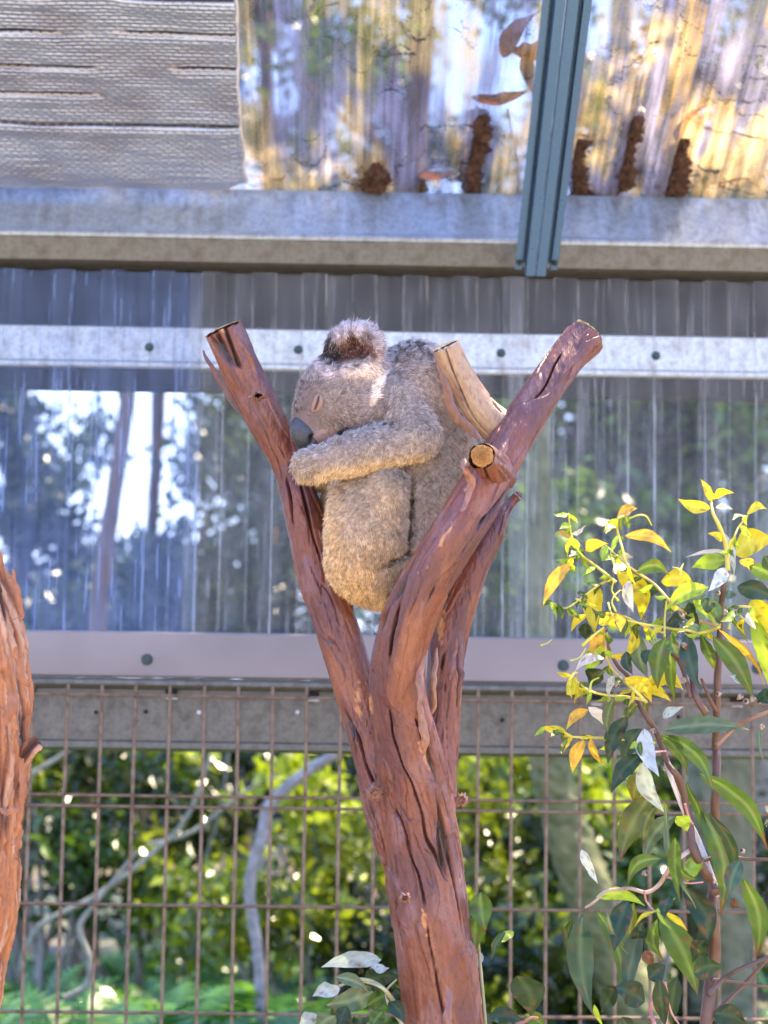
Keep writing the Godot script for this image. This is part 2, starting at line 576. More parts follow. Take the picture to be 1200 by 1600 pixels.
	for y in fw:
		for x in fw:
			# rows of small embossed cells, brick bonded: ten across, sixteen down
			var row := y / 10
			var fx := fposmod((x + (8 if row % 2 else 0)) / 16.0, 1.0)
			var fy := fposmod(y / 10.0, 1.0)
			var h := pow(sin(PI * fx), 0.5) * pow(sin(PI * fy), 0.6)
			h *= 0.75 + 0.25 * sin(float((x / 16) * 7 + row * 13))
			im.set_pixel(x, y, Color(h, h, h))
	var foil := mat("foil", Color(0.70, 0.73, 0.80), 0.30, 0.65)
	foil.heightmap_enabled = true
	foil.heightmap_texture = ImageTexture.create_from_image(im)
	foil.heightmap_scale = 0.5
	foil.vertex_color_use_as_albedo = true

# ------------------------------------------------------------------ ground
func setting() -> void:
	var P := PackedVector3Array()
	var C := PackedColorArray()
	var nu := 120
	var nv := 150
	for j in nv + 1:
		for i in nu + 1:
			var u := float(i) / nu * 2 - 1
			var v := float(j) / nv
			var x := signf(u) * pow(absf(u), 2.2) * 150.0
			var z := 30.0 - 8.0 * v if v < 0.1 else 30.0 - pow((v - 0.1) / 0.9, 2.0) * 210.0 - 0.8
			P.append(Vector3(x, ground_y(x, z), z))
			var k := n3(1, Vector3(x, 0, z) * 1.3)
			C.append(Color(0.12, 0.085, 0.05).lerp(Color(0.06, 0.075, 0.025), sstep(-0.2, 0.3, k)))
	var g := obj("ground", grid(P, C, nu, nv, false, true), M.vertex_matte)
	g.set_meta("kind", "structure")
	var st := newst()
	box(st, Vector3(0, 0.0, 6.2), Vector3(40, 0.06, 19.6))  # unseen pale slab, added to bounce warm light upward
	var pv := mat("bounce_concrete", Color(0.74, 0.68, 0.56), 0.9)
	pv.albedo_texture = ntex(FastNoiseLite.TYPE_SIMPLEX_SMOOTH, 0.01, [[0.0, Color(0.8, 0.8, 0.8)], [1.0, Color(1, 1, 1)]], 256, 5, 3)
	tri(pv, Vector3(0.5, 0.5, 0.5))
	obj("added_bounce_slab", st.commit(), pv).set_meta("kind", "structure")

func ground_y(x: float, z: float) -> float:
	var rise := sstep(-4.6, -6.4, z) * 0.72 + sstep(-8.0, -30.0, z) * 0.5
	return rise + 0.10 * nz[0].get_noise_2d(x * 0.35, z * 0.35) * sstep(-4.6, -6.0, z) - 0.002

# ------------------------------------------------------------------ wall
func screw_mesh(p: Vector3, n: Vector3, r: float) -> ArrayMesh:
	var st := newst()
	var b := Basis(Quaternion(Vector3.UP, n))
	var c := CylinderMesh.new()
	c.top_radius = r * 1.45
	c.bottom_radius = r * 1.6
	c.height = 0.002
	c.radial_segments = 20
	st.append_from(c, 0, Transform3D(b, p + n * 0.001))
	var h := CylinderMesh.new()
	h.top_radius = r * 0.88
	h.bottom_radius = r
	h.height = 0.006
	h.radial_segments = 6
	st.append_from(h, 0, Transform3D(b, p + n * 0.005))
	return st.commit()

func rib_z(x: float) -> float:           # trapezoidal ribs, 0.106 m apart, 16 mm deep
	var f := fposmod(x / 0.1065, 1.0)
	return 0.016 * (sstep(0.02, 0.07, f) - sstep(0.50, 0.55, f))

func rib_col(x: float, flat: float) -> Color:         # light caught on the rib bends, painted in as denser film
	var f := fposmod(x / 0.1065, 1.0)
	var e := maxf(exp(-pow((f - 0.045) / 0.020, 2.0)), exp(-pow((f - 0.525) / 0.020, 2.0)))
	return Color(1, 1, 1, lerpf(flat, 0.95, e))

func rib_xs(x0: float, x1: float) -> PackedFloat32Array:
	var xs := PackedFloat32Array([x0])
	var k := floori(x0 / 0.1065)
	while k * 0.1065 < x1:
		for f in [0.0, 0.018, 0.045, 0.072, 0.09, 0.2, 0.3, 0.4, 0.48, 0.498, 0.525, 0.552, 0.57, 0.7, 0.85]:
			var x: float = (k + f) * 0.1065
			if x > x0 + 0.0005 and x < x1 - 0.0005: xs.append(x)
		k += 1
	xs.append(x1)
	return xs

func wall() -> void:
	var z := ZW
	# three clear corrugated sheets
	var edges := [-2.6, wp(309, 800, z).x, wp(818, 800, z).x, 2.6]
	var top := yw(428, z)
	var bot := yw(1006, z)
	var sheet_labels := ["left clear corrugated wall sheet, blue sky haze put into its tint, behind the branch with the knot", "middle clear corrugated wall sheet directly behind the sleeping koala", "right clear corrugated wall sheet showing green trees, above the leafy sapling"]
	for k in 3:
		var xs := rib_xs(edges[k] - (0.03 if k else 0.0), edges[k + 1])
		var P := PackedVector3Array()
		var nu := xs.size() - 1
		var nv := 24
		var CC := PackedColorArray()
		for j in nv + 1:
			for i in nu + 1:
				var y := lerpf(top, bot, float(j) / nv)
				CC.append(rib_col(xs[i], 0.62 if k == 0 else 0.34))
				P.append(Vector3(xs[i], y, z - 0.022 + rib_z(xs[i]) + (0.002 if k == 1 else 0.0) + 0.002 * nz[1].get_noise_2d(xs[i] * 3.0, y * 2.0)))
		var m := grid(P, CC, nu, nv, false, false, Vector2((edges[k + 1] - edges[k]) / 1.3, 1.0))
		# even out the texture along x
		var mm := uv_by_x(m, 1.3, edges[k] + k * 0.37)
		tag(obj("clear_wall_sheet", mm, M.sky_haze_sheeting if k == 0 else M.wall_sheeting), sheet_labels[k], "wall sheet", "clear corrugated wall sheets")
	# dark board behind the top of the sheets
	var st := newst()
	box(st, Vector3(0, (yw(405, z - 0.07) + yw(519, z - 0.07)) / 2, z - 0.075), Vector3(5.2, yw(405, z - 0.07) - yw(519, z - 0.07), 0.03))
	tag(obj("dark_fascia_board", st.commit(), M.dark_board_and_shade), "dark board across the wall above the bolted steel rail", "fascia board")
	# bolted rail behind the sheets: a C section with a lower lip
	var zr := z - 0.048
	var a := yw(517, zr)
	var b := yw(573, zr)
	var rail := thing("bolted_steel_rail", "pale galvanised steel rail with round bolts, level with the koala's ear", "steel rail", Vector3(0, b, zr))
	obj("rail_face", sweep_x([Vector2(zr - 0.06, a), Vector2(zr - 0.003, a), Vector2(zr, a - 0.003), Vector2(zr, b + 0.004), Vector2(zr + 0.004, b), Vector2(zr + 0.010, b - 0.003), Vector2(zr + 0.010, b - 0.010), Vector2(zr + 0.005, b - 0.013), Vector2(zr - 0.06, b - 0.013)], -2.6, 2.6, 20, 0.002), M.galvanised, rail)
	obj("under_flange", sweep_x([Vector2(zr - 0.06, b - 0.015), Vector2(zr - 0.004, b - 0.015), Vector2(zr - 0.012, yw(611, zr)), Vector2(zr - 0.06, yw(611, zr))], -2.6, 2.6), M.dark_board_and_shade, rail)  # rail underside drawn near black, its shade put into the colour
	for sx in [-10, 233, 466, 783, 1025, 1260]:
		obj("bolt", screw_mesh(Vector3(wp(sx, 545, z).x, yw(548, z) + 0.0, z - 0.004), Vector3.BACK, 0.0062), M.screw_metal, rail)
	# flashing over the foot of the sheets
	var zf := z + 0.004
	var fl := thing("mauve_flashing_strip", "flat mauve grey flashing strip below the clear sheets, with bolts", "flashing", Vector3(0, yw(1062, zf), zf))
	obj("strip", sweep_x([Vector2(zf - 0.006, yw(992, zf)), Vector2(zf, yw(995, zf)), Vector2(zf + 0.001, yw(1030, zf)), Vector2(zf, yw(1061, zf)), Vector2(zf - 0.008, yw(1064, zf))], -2.6, 2.6, 24, 0.002), M.painted_flashing, fl)
	for sx in [-90, 230, 558, 880, 1183]:
		obj("bolt", screw_mesh(Vector3(wp(sx, 1033, zf).x, yw(1036, zf), zf + 0.0012), Vector3.BACK, 0.0075), M.screw_metal, fl)
	# the purlin under it: rolled lip, a dark slot, cleats, web
	var zp := z - 0.012
	var pu := thing("lower_steel_purlin", "dull galvanised steel purlin under the flashing, above the mesh fence", "steel purlin", Vector3(0, yw(1170, zp), zp))
	obj("lip", sweep_x([Vector2(zp - 0.02, yw(1064, zp)), Vector2(zp + 0.012, yw(1066, zp)), Vector2(zp + 0.018, yw(1070, zp)), Vector2(zp + 0.018, yw(1076, zp)), Vector2(zp + 0.012, yw(1080, zp)), Vector2(zp - 0.006, yw(1083, zp))], -2.6, 2.6, 20, 0.0015), M.galvanised_dull, pu)
	obj("web", sweep_x([Vector2(zp - 0.006, yw(1083, zp)), Vector2(zp - 0.010, yw(1162, zp)), Vector2(zp - 0.004, yw(1165, zp)), Vector2(zp - 0.004, yw(1174, zp)), Vector2(zp - 0.07, yw(1178, zp))], -2.6, 2.6, 20, 0.0015), M.galvanised_dull, pu)
	var kx := -2.4
	while kx < 2.4:
		var s2 := newst()
		box(s2, Vector3(kx, yw(1085, zp), zp - 0.003), Vector3(0.024, 0.013, 0.01))
		obj("slot", s2.commit(), M.dark_gap, pu)
		var s3 := newst()
		box(s3, Vector3(kx + 0.001, yw(1096, zp), zp - 0.003), Vector3(0.022, 0.0025, 0.011))
		obj("clip", s3.commit(), M.galvanised, pu)
		kx += 0.292
	for q in [[150, 1113], [228, 1112], [311, 1113], [465, 1113], [785, 1125], [1060, 1120]]:
		obj("rivet", screw_mesh(wp(q[0], q[1], zp - 0.007), Vector3.BACK, 0.0026), M.dark_gap if q[0] < 300 or q[0] > 700 else M.galvanised, pu)
	# eave beam at the head of the wall: leaning sill, rolled edge, lower face
	var ze := z + 0.012
	var eb := thing("eave_beam", "galvanised steel eave beam with bluish sloping sill, where wall meets roof", "steel beam", Vector3(0, yw(415, ze), ze))
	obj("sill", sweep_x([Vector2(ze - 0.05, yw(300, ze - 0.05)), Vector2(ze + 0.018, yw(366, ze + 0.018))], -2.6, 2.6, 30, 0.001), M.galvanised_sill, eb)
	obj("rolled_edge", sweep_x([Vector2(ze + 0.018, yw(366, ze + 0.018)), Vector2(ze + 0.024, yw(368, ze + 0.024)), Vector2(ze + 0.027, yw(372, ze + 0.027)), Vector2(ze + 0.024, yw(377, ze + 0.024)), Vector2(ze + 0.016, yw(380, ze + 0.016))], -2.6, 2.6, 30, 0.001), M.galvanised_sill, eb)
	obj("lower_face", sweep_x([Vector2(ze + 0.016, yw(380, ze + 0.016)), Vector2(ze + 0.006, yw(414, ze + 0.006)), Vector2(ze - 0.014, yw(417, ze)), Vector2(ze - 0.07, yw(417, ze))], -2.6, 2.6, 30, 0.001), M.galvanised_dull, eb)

func uv_by_x(m: ArrayMesh, span: float, x0: float) -> ArrayMesh:
	var arr := m.surface_get_arrays(0)
	var U: PackedVector2Array = arr[Mesh.ARRAY_TEX_UV]
	var V: PackedVector3Array = arr[Mesh.ARRAY_VERTEX]
	for i in U.size(): U[i] = Vector2((V[i].x - x0) / span, U[i].y)
	arr[Mesh.ARRAY_TEX_UV] = U
	var o := ArrayMesh.new()
	o.add_surface_from_arrays(Mesh.PRIMITIVE_TRIANGLES, arr)
	return o

# ------------------------------------------------------------------ roof
const SLOPE := 0.364
func roof_p(x: float, t: float, lift := 0.0) -> Vector3:      # t metres up the slope from the wall line
	var c := 1.0 / sqrt(1.0 + SLOPE * SLOPE)
	return Vector3(x, yw(300, ZW - 0.038) + t * SLOPE * c + lift * c, ZW - 0.038 + t * c - lift * SLOPE * c)

func roof_px(x: float, y: float, lift := 0.0) -> Vector3:     # the roof plane behind a pixel of the photograph
	var dir := cb * Vector3((x - 600.0) / F, (800.0 - y) / F, -1.0)
	var o := roof_p(0, 0, lift)
	var n := Vector3(0, 1, -SLOPE).normalized()
	return cp + dir * ((o - cp).dot(n) / dir.dot(n))

func roof() -> void:
	var split := roof_px(1100, 60).x
	var spans := [[-2.6, -1.1], [-1.13, split], [split - 0.03, 2.6]]
	var labels := ["clear roof sheet over the silver insulation, far left", "dirty clear roof sheet with brown leaf litter, left of the roof lap", "sunlit dirty roof sheet in the top right corner"]
	for k in 3:
		var xs := rib_xs(spans[k][0], spans[k][1])
		var P := PackedVector3Array()
		var nu := xs.size() - 1
		var nv := 60
		for j in nv + 1:
			for i in nu + 1:
				P.append(roof_p(xs[i], -0.22 + 1.14 * j / nv, 0.016 - rib_z(xs[i] + 0.02) + 0.003 * k))
		var m := uv_by_x(grid(P, PackedColorArray(), nu, nv, false, false, Vector2(1, 0.9)), 1.3, spans[k][0] * 0.6)
		tag(obj("clear_roof_sheet", m, M.roof_sheeting), labels[k], "roof sheet", "clear corrugated roof sheets")
	# woven foil insulation under the left part
	var xr := roof_px(374, 150, -0.02).x
	var P := PackedVector3Array()
	var C := PackedColorArray()
	var nu := 70
	var nv := 420
	var creases := []
	for cy in [-60, 4, 56, 109, 150, 195]: creases.append(slope_t(roof_px(190, cy, -0.03)))
	for j in nv + 1:
		var t := 0.028 + 0.90 * pow(float(j) / nv, 1.0)
		for i in nu + 1:
			var u := float(i) / nu
			var x := lerpf(-2.5, xr, pow(u, 0.55))
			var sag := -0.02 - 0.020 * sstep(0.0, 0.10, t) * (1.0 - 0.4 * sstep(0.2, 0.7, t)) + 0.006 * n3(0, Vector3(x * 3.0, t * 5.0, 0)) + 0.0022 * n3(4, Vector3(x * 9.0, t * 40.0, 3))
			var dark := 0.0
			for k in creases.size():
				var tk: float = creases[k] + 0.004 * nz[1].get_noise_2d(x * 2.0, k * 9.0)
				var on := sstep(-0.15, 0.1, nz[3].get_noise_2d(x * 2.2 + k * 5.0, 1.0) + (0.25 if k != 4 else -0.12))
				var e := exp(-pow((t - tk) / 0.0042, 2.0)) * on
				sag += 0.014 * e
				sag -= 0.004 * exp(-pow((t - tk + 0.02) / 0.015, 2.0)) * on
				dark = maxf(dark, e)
			var edge := sstep(0.965, 1.0, u)
			P.append(roof_p(x + 0.006 * edge * nz[2].get_noise_1d(t * 6.0), t, sag + 0.022 * edge * sstep(0.3, 0.0, t)))
			var c := Color(0.95, 0.95, 0.97).lerp(Color(0.8, 0.75, 0.76), sstep(-0.1, 0.4, n3(3, Vector3(x * 4, t * 7, 1))))
			C.append(c.lerp(Color(0.07, 0.03, 0.022), sstep(0.1, 0.7, dark)))  # shade of the creases is put into the foil colour too
	var ins := thing("foil_insulation", "silver woven foil insulation with dark crease lines, top left corner", "insulation", roof_p(-1.0, 0.03, -0.03))
	var fm := grid(P, C, nu, nv, false, false)
	var arr := fm.surface_get_arrays(0)
	var U: PackedVector2Array = arr[Mesh.ARRAY_TEX_UV]
	for i in U.size():
		U[i] = Vector2(P[i].x / 0.19, (0.028 + 0.90 * (i / (nu + 1)) / nv) / 0.16)
	arr[Mesh.ARRAY_TEX_UV] = U
	var fm2 := ArrayMesh.new()
	fm2.add_surface_from_arrays(Mesh.PRIMITIVE_TRIANGLES, arr)
	obj("woven_foil", fm2, M.foil, ins)
	# the pale cut edge of the blanket
	var pts := []
	var rad := []
	for k in 30:
		var j := mini(k * 14, nv)
		pts.append(P[j * (nu + 1) + nu] + Vector3(0.002, 0.003, 0))
		rad.append(0.0036)
	obj("cut_edge", tube(pts, rad, 8, 2, 0.0, Color(0.6, 0.58, 0.62), Color(0.5, 0.5, 0.55)), M.vertex_matte, ins)
	# hanging steel batten
	var p0 := wp(838, 431, -4.27)
	var p1 := wp(889, -10, -3.56)
	var d := (p1 - p0).normalized()
	p1 = p0 + d * 1.7
	var right := d.cross(Vector3.UP).normalized()
	if right.x < 0: right = -right
	var up := right.cross(d).normalized()
	if up.y < 0: up = -up
	var secs := [["flange", [[-0.044, 0.016], [-0.044, 0.009], [-0.031, 0.009], [-0.0295, 0.026], [-0.0245, 0.026]]], ["web", [[-0.0245, 0.026], [-0.022, 0.0], [-0.004, 0.0], [-0.003, 0.0018], [-0.001, 0.0018], [0.0, 0.0], [0.019, 0.0], [0.0215, 0.026]]], ["flange", [[0.0215, 0.026], [0.0275, 0.026], [0.029, 0.009], [0.042, 0.009], [0.042, 0.016]]]]
	var bt := thing("hanging_roof_batten", "blue grey steel batten hanging below the roof, top right", "steel batten", p0)
	for s in secs:
		var st := newst()
		var pr: Array = s[1]
		for k in pr.size() - 1:
			var a: Vector3 = right * pr[k][0] + up * pr[k][1]
			var b: Vector3 = right * pr[k + 1][0] + up * pr[k + 1][1]
			var th := (b - a).cross(d).normalized() * 0.0008
			var e0 := d * (0.010 if s[0] == "flange" else 0.0)
			for sg in [-1.0, 1.0]:
				var q: Array = [p0 + e0 + a + th * sg, p0 + e0 + b + th * sg, p1 + b + th * sg, p1 + a + th * sg]
				for i in ([0, 1, 2, 0, 2, 3] if sg < 0 else [0, 2, 1, 0, 3, 2]):
					st.set_normal(th.normalized() * sg)
					st.add_vertex(q[i])
			for i in [0, 1, 2, 0, 2, 3]:
				var q2: Array = [p0 + e0 + a + th, p0 + e0 + b + th, p0 + e0 + b - th, p0 + e0 + a - th]
				st.set_normal(-d)
				st.add_vertex(q2[i])
		obj(s[0], st.commit(), M.blue_steel, bt)
	for sx in [-0.037, 0.035]:
		obj("bolt", screw_mesh(p0 + d * 0.035 + right * sx + up * 0.0085, -up, 0.0048), M.screw_metal, bt)
	# the purlin that carries the upper edge of the sheets, and the strap the batten hangs from
	var st2 := newst()
	var pc := roof_p(0, 0.955, 0.055)
	box(st2, pc, Vector3(5.2, 0.07, 0.05), Basis(Vector3.RIGHT, -atan(SLOPE)))
	tag(obj("upper_roof_purlin", st2.commit(), M.galvanised_dull), "steel purlin carrying the upper edge of the clear roof sheets", "steel purlin")
	var hb := p0 + d * ((pc.z - p0.z) / d.z) + up * 0.026
	var st4 := newst()
	box(st4, Vector3(hb.x, (hb.y + pc.y) / 2 - 0.01, pc.z), Vector3(0.03, pc.y - hb.y, 0.004))
	obj("hanger_strap", st4.commit(), M.galvanised_dull, bt)
	litter()

func slope_t(p: Vector3) -> float:
	return (p.z - (ZW - 0.038)) * sqrt(1.0 + SLOPE * SLOPE)

func litter() -> void:
	# banks of leaf litter lying in the ribs on top of the sheets
	var piles := [
		[[[575, 300], [578, 285], [582, 268], [584, 252]], 0.026, "low brown leaf litter clump on the roof edge right of the insulation"],
		[[[655, 302], [656, 290], [657, 278]], 0.012, "smallest leaf litter tuft on the roof edge, beside a pink leaf"],
		[[[740, 302], [741, 280], [738, 255], [744, 225], [748, 200], [746, 178]], 0.017, "tall brown leaf litter bank on the roof left of the hanging batten"],
		[[[900, 304], [901, 270], [906, 240], [908, 215]], 0.016, "leaf litter bank half hidden by the right edge of the batten"],
		[[[905, 302], [930, 299], [955, 298], [972, 285], [976, 262], [982, 235], [985, 205], [992, 178]], 0.017, "L shaped brown leaf litter bank on the roof right of the batten"],
		[[[1055, 306], [1057, 285], [1060, 262], [1064, 238], [1066, 215]], 0.018, "dark glowing leaf litter bank under a curled red leaf, far right"]]
	for k in piles.size():
		var pts := []
		var rad := []
		var row: Array = piles[k][0]
		var r: float = piles[k][1]
		for q in row:
			pts.append(roof_px(q[0] + rng.randf_range(-5, 5), q[1], 0.024))
			rad.append(r * rng.randf_range(0.55, 1.3))
		var p := thing("leaf_litter_bank", piles[k][2], "leaf litter", pts[0], "leaf litter banks on the roof")
		obj("packed_litter", tube(pts, rad, 30, 14, 0.75, Color(0.025, 0.011, 0.008), Color(0.085, 0.038, 0.022), k * 3.0), M.vertex_matte, p)
		var st := newst()
		for n in 90 + row.size() * 60:
			var f := rng.randf() * (pts.size() - 1)
			var c: Vector3 = (pts[int(f)] as Vector3).lerp(pts[int(f) + 1], f - int(f))
			c += Vector3(rng.randf_range(-1, 1), rng.randf_range(-0.5, 0.6), rng.randf_range(-1, 1)) * r * 1.35
			var e := Vector3(rng.randf_range(-1, 1), rng.randf_range(-0.6, 0.6), rng.randf_range(-1, 1)).normalized() * rng.randf_range(0.003, 0.013)
			var w := e.cross(Vector3(rng.randf(), 1, rng.randf())).normalized() * rng.randf_range(0.0006, 0.0022)
			st.set_color(Color(0.035, 0.014, 0.008).lerp(Color(0.24, 0.11, 0.06), pow(rng.randf(), 2.0)))
			st.set_normal(w.cross(e).normalized())
			for v in [c - e, c + e, c + w, c - e, c - w, c + e]: st.add_vertex(v)
		var ch := obj("litter_chips", st.commit(), M.vertex_matte, p)
		ch.set_meta("kind", "stuff")
	var sd := newst()
	for n in 420:
		var x := rng.randf_range(-0.32, 1.1)
		var c := roof_p(x, 0.012 + 0.05 * pow(rng.randf(), 3.0) * (0.6 + n3(0, Vector3(x * 4.0, 0, 0))), 0.02 + 0.006 * rng.randf())
		var e := Vector3(rng.randf_range(-1, 1), rng.randf_range(-0.2, 0.6), rng.randf_range(-0.6, 0.6)).normalized() * rng.randf_range(0.003, 0.016)
		var w := e.cross(Vector3(rng.randf(), 1, rng.randf())).normalized() * rng.randf_range(0.001, 0.0035)
		sd.set_color(Color(0.04, 0.018, 0.01).lerp(Color(0.28, 0.13, 0.07), pow(rng.randf(), 2.0)))
		sd.set_normal(w.cross(e).normalized())
		for v in [c - e, c + e, c + w, c - e, c - w, c + e]: sd.add_vertex(v)
	tag(obj("leaf_litter_drift", sd.commit(), M.vertex_matte), "thin drift of leaf scraps caught along the lower roof edge", "leaf litter", "", "stuff")
	var dl := [
		[650, 272, 722, 268, 16, Color(0.50, 0.22, 0.19), 0.10, "pink dry leaf lying on the roof beside the smallest litter tuft"],
		[735, 152, 830, 140, 20, Color(0.48, 0.20, 0.16), 0.14, "arched pink dry leaf on the roof above the tallest litter bank"],
		[800, 82, 852, 60, 34, Color(0.30, 0.10, 0.07), 0.15, "dark red dry leaf beside the upper left edge of the batten"],
		[786, 90, 838, 20, 24, Color(0.50, 0.24, 0.20), -0.1, "pale red dry leaf on the roof, highest near the batten"],
		[826, 75, 834, 150, 18, Color(0.09, 0.035, 0.02), 0.05, "dark brown dry leaf pointing down, left of the batten"],
		[912, 110, 908, 200, 13, Color(0.28, 0.10, 0.06), 0.06, "brown dry leaf strip along the right edge of the batten"],
		[1064, 212, 1106, 158, 15, Color(0.48, 0.13, 0.05), -0.15, "curled red dry leaf above the far right litter bank"],
		[1032, 305, 1028, 262, 16, Color(0.12, 0.08, 0.07), 0.1, "dark upright dry leaf just left of the far right litter bank"],
		[1066, 225, 1094, 252, 20, Color(0.60, 0.33, 0.12), 0.2, "glowing tan dry leaf on the right side of the far right litter bank"],
		[955, 240, 984, 224, 12, Color(0.10, 0.06, 0.04), 0.1, "small dark dry leaf sticking out of the L shaped litter bank"],
		[708, 228, 738, 222, 14, Color(0.42, 0.18, 0.14), 0.1, "small pink dry leaf against the tall litter bank"],
		[568, 262, 600, 258, 20, Color(0.20, 0.08, 0.06), 0.1, "dark curled dry leaf on the low litter clump"]]
	for k in dl.size():
		var q: Array = dl[k]
		var b := roof_px(q[0], q[1], 0.014 + 0.002 * k)
		var t := roof_px(q[2], q[3], 0.020 + 0.002 * k)
		var c: Color = q[5]
		var me := leaf(b, t, q[4] * 4.2 / F * 1.3, Vector3(0, -1, 0.5), q[6], 0.35, 0.05, c, c * 0.5, c * 1.2, k * 1.7)
		tag(obj("dry_leaf", me, M.gum_leaf), q[7], "dry leaf", "dry leaves on the roof")
	var tw := [[[[960, 168], [967, 200], [975, 212], [983, 178], [990, 165]], "thin twig sticking out of the top of the L shaped litter bank"], [[[1072, 276], [1100, 274], [1125, 286], [1150, 280], [1178, 282], [1205, 306]], "long thin curved twig lying on the roof at far right"], [[[793, 170], [800, 210], [808, 250], [810, 295]], "thin twig on the roof just left of the batten"], [[[1100, 200], [1140, 205], [1175, 214], [1210, 218]], "straight reddish twig high on the roof at far right"]]
	for q in tw:
		var pts := []
		var rad := []
		for v in q[0]:
			pts.append(roof_px(v[0], v[1], 0.012))
			rad.append(0.0016)
		tag(obj("roof_twig", tube(pts, rad, 7, 4, 0.1, Color(0.09, 0.045, 0.035), Color(0.16, 0.08, 0.06)), M.vertex_matte), q[1], "twig", "twigs on the roof")

# ------------------------------------------------------------------ fence
func fence() -> void:
	var z := -4.372
	var f := thing("welded_mesh_fence", "rusty brown welded wire mesh fence below the steel purlin", "mesh fence", Vector3(0, 0, z))
	var y1 := yw(1076, z)
	for k in range(-7, 30):
		var x := wp(41 + 54.1 * k, 1400, z).x + 0.0012 * nz[0].get_noise_1d(k * 3.7)
		var pts := []
		var rad := []
		for j in 8:
			pts.append(Vector3(x + 0.0022 * nz[1].get_noise_2d(k * 5.3, j * 1.1), lerpf(0.02, y1, j / 7.0), z + 0.001 * nz[2].get_noise_2d(k * 3.3, j)))
			rad.append(0.0037)
		obj("wire", tube(pts, rad, 8, 2), M.rusty_wire, f)
	for y in [1092, 1248, 1265, 1418, 1586, 1752, 1918, 2084, 2250, 2416, 2582]:
		var yy := yw(y, z)
		if yy < 0.03: continue
		var pts := []
		var rad := []
		for j in 13:
			pts.append(Vector3(lerpf(-1.35, 1.6, j / 12.0), yy + 0.0015 * nz[3].get_noise_2d(j * 2.1, y), z + 0.0066))
			rad.append(0.0034)
		obj("wire", tube(pts, rad, 8, 2), M.rusty_wire, f)

# ------------------------------------------------------------------ woodland beyond the fence
var cluster: ArrayMesh
var tuft: ArrayMesh
var fern: ArrayMesh

func leaf_cluster(n: int, r: float, l: float, w: float) -> ArrayMesh:
	var st := newst()
	for k in n:
		var c := Vector3(rng.randfn(), rng.randfn(), rng.randfn()) * r * 0.55
		var d := Vector3(rng.randf_range(-1, 1), rng.randf_range(-1.3, 0.4), rng.randf_range(-1, 1)).normalized()
		var s := d.cross(Vector3(rng.randf_range(-1, 1), rng.randf_range(-1, 1), rng.randf_range(-1, 1))).normalized()
		var nn := s.cross(d)
		var ll := l * rng.randf_range(0.7, 1.25)
		var g := rng.randf_range(0.6, 1.25)
		st.set_color(Color(g, g, g))
		var a := c
		var m1 := c + d * ll * 0.4 + s * w * 0.5
		var m2 := c + d * ll * 0.4 - s * w * 0.5
		var b := c + d * ll + nn * ll * 0.12
		for tr in [[a, m1, b], [a, b, m2]]:
			var no: Vector3 = (tr[2] - tr[0]).cross(tr[1] - tr[0]).normalized()
			st.set_normal(no)
			for v in tr: st.add_vertex(v)
	return st.commit()

func scatter(called: String, mesh: Mesh, xf: Array, cols: Array, m: Material, parent: Node3D) -> MultiMeshInstance3D:
	var mm := MultiMesh.new()
	mm.transform_format = MultiMesh.TRANSFORM_3D
	mm.use_colors = true
	mm.mesh = mesh
	mm.instance_count = xf.size()
	for k in xf.size():
		mm.set_instance_transform(k, xf[k])
		mm.set_instance_color(k, cols[k])
	var o := MultiMeshInstance3D.new()
	o.multimesh = mm
	o.material_override = m
	if parent:
		o.name = called
		parent.add_child(o, true)
		o.transform = world_of(parent).affine_inverse()
	else:
		o.name = numbered(called)
		add_child(o)
	o.set_meta("kind", "stuff")
	return o

func rnd_basis(s: float) -> Basis:
	return Basis(Quaternion(Vector3(rng.randf_range(-1, 1), rng.randf_range(-1, 1), rng.randf_range(-1, 1)).normalized(), rng.randf() * TAU)).scaled(Vector3.ONE * s)

# crown blobs: [centre, radii, clusters]; clusters sit in clumps so that gaps stay between them
func crown(parent: Node3D, blobs: Array, c0: Color, c1: Color, size := 1.0) -> void:
	var xf := []
	var cols := []
	for b in blobs:
		var n: int = b[2]
		var clumps := maxi(5, n / 14)
		var cc := []
		for k in clumps:
			var v := Vector3(rng.randfn(), rng.randfn(), rng.randfn()).normalized() * pow(rng.randf(), 0.45)
			cc.append([(b[0] as Vector3) + v * (b[1] as Vector3), rng.randf()])
		for k in n:
			var q: Array = cc[rng.randi() % clumps]
			var p: Vector3 = q[0] + Vector3(rng.randfn(), rng.randfn() * 0.7, rng.randfn()) * (b[1] as Vector3) * 0.13
			xf.append(Transform3D(rnd_basis(size * rng.randf_range(0.7, 1.3)), p))
			var c := c0.lerp(c1, pow(clampf(q[1] * 0.95 + rng.randf() * 0.2 - 0.05, 0, 1), 2.4))
			cols.append(c)
	scatter("crown", cluster, xf, cols, M.forest_leaf, parent)

func stem_world(pts: Array, rad: Array, c0: Color, c1: Color, sd: float, m := 14) -> ArrayMesh:
	return tube(pts, rad, m, 14, 0.16, c0, c1, sd)

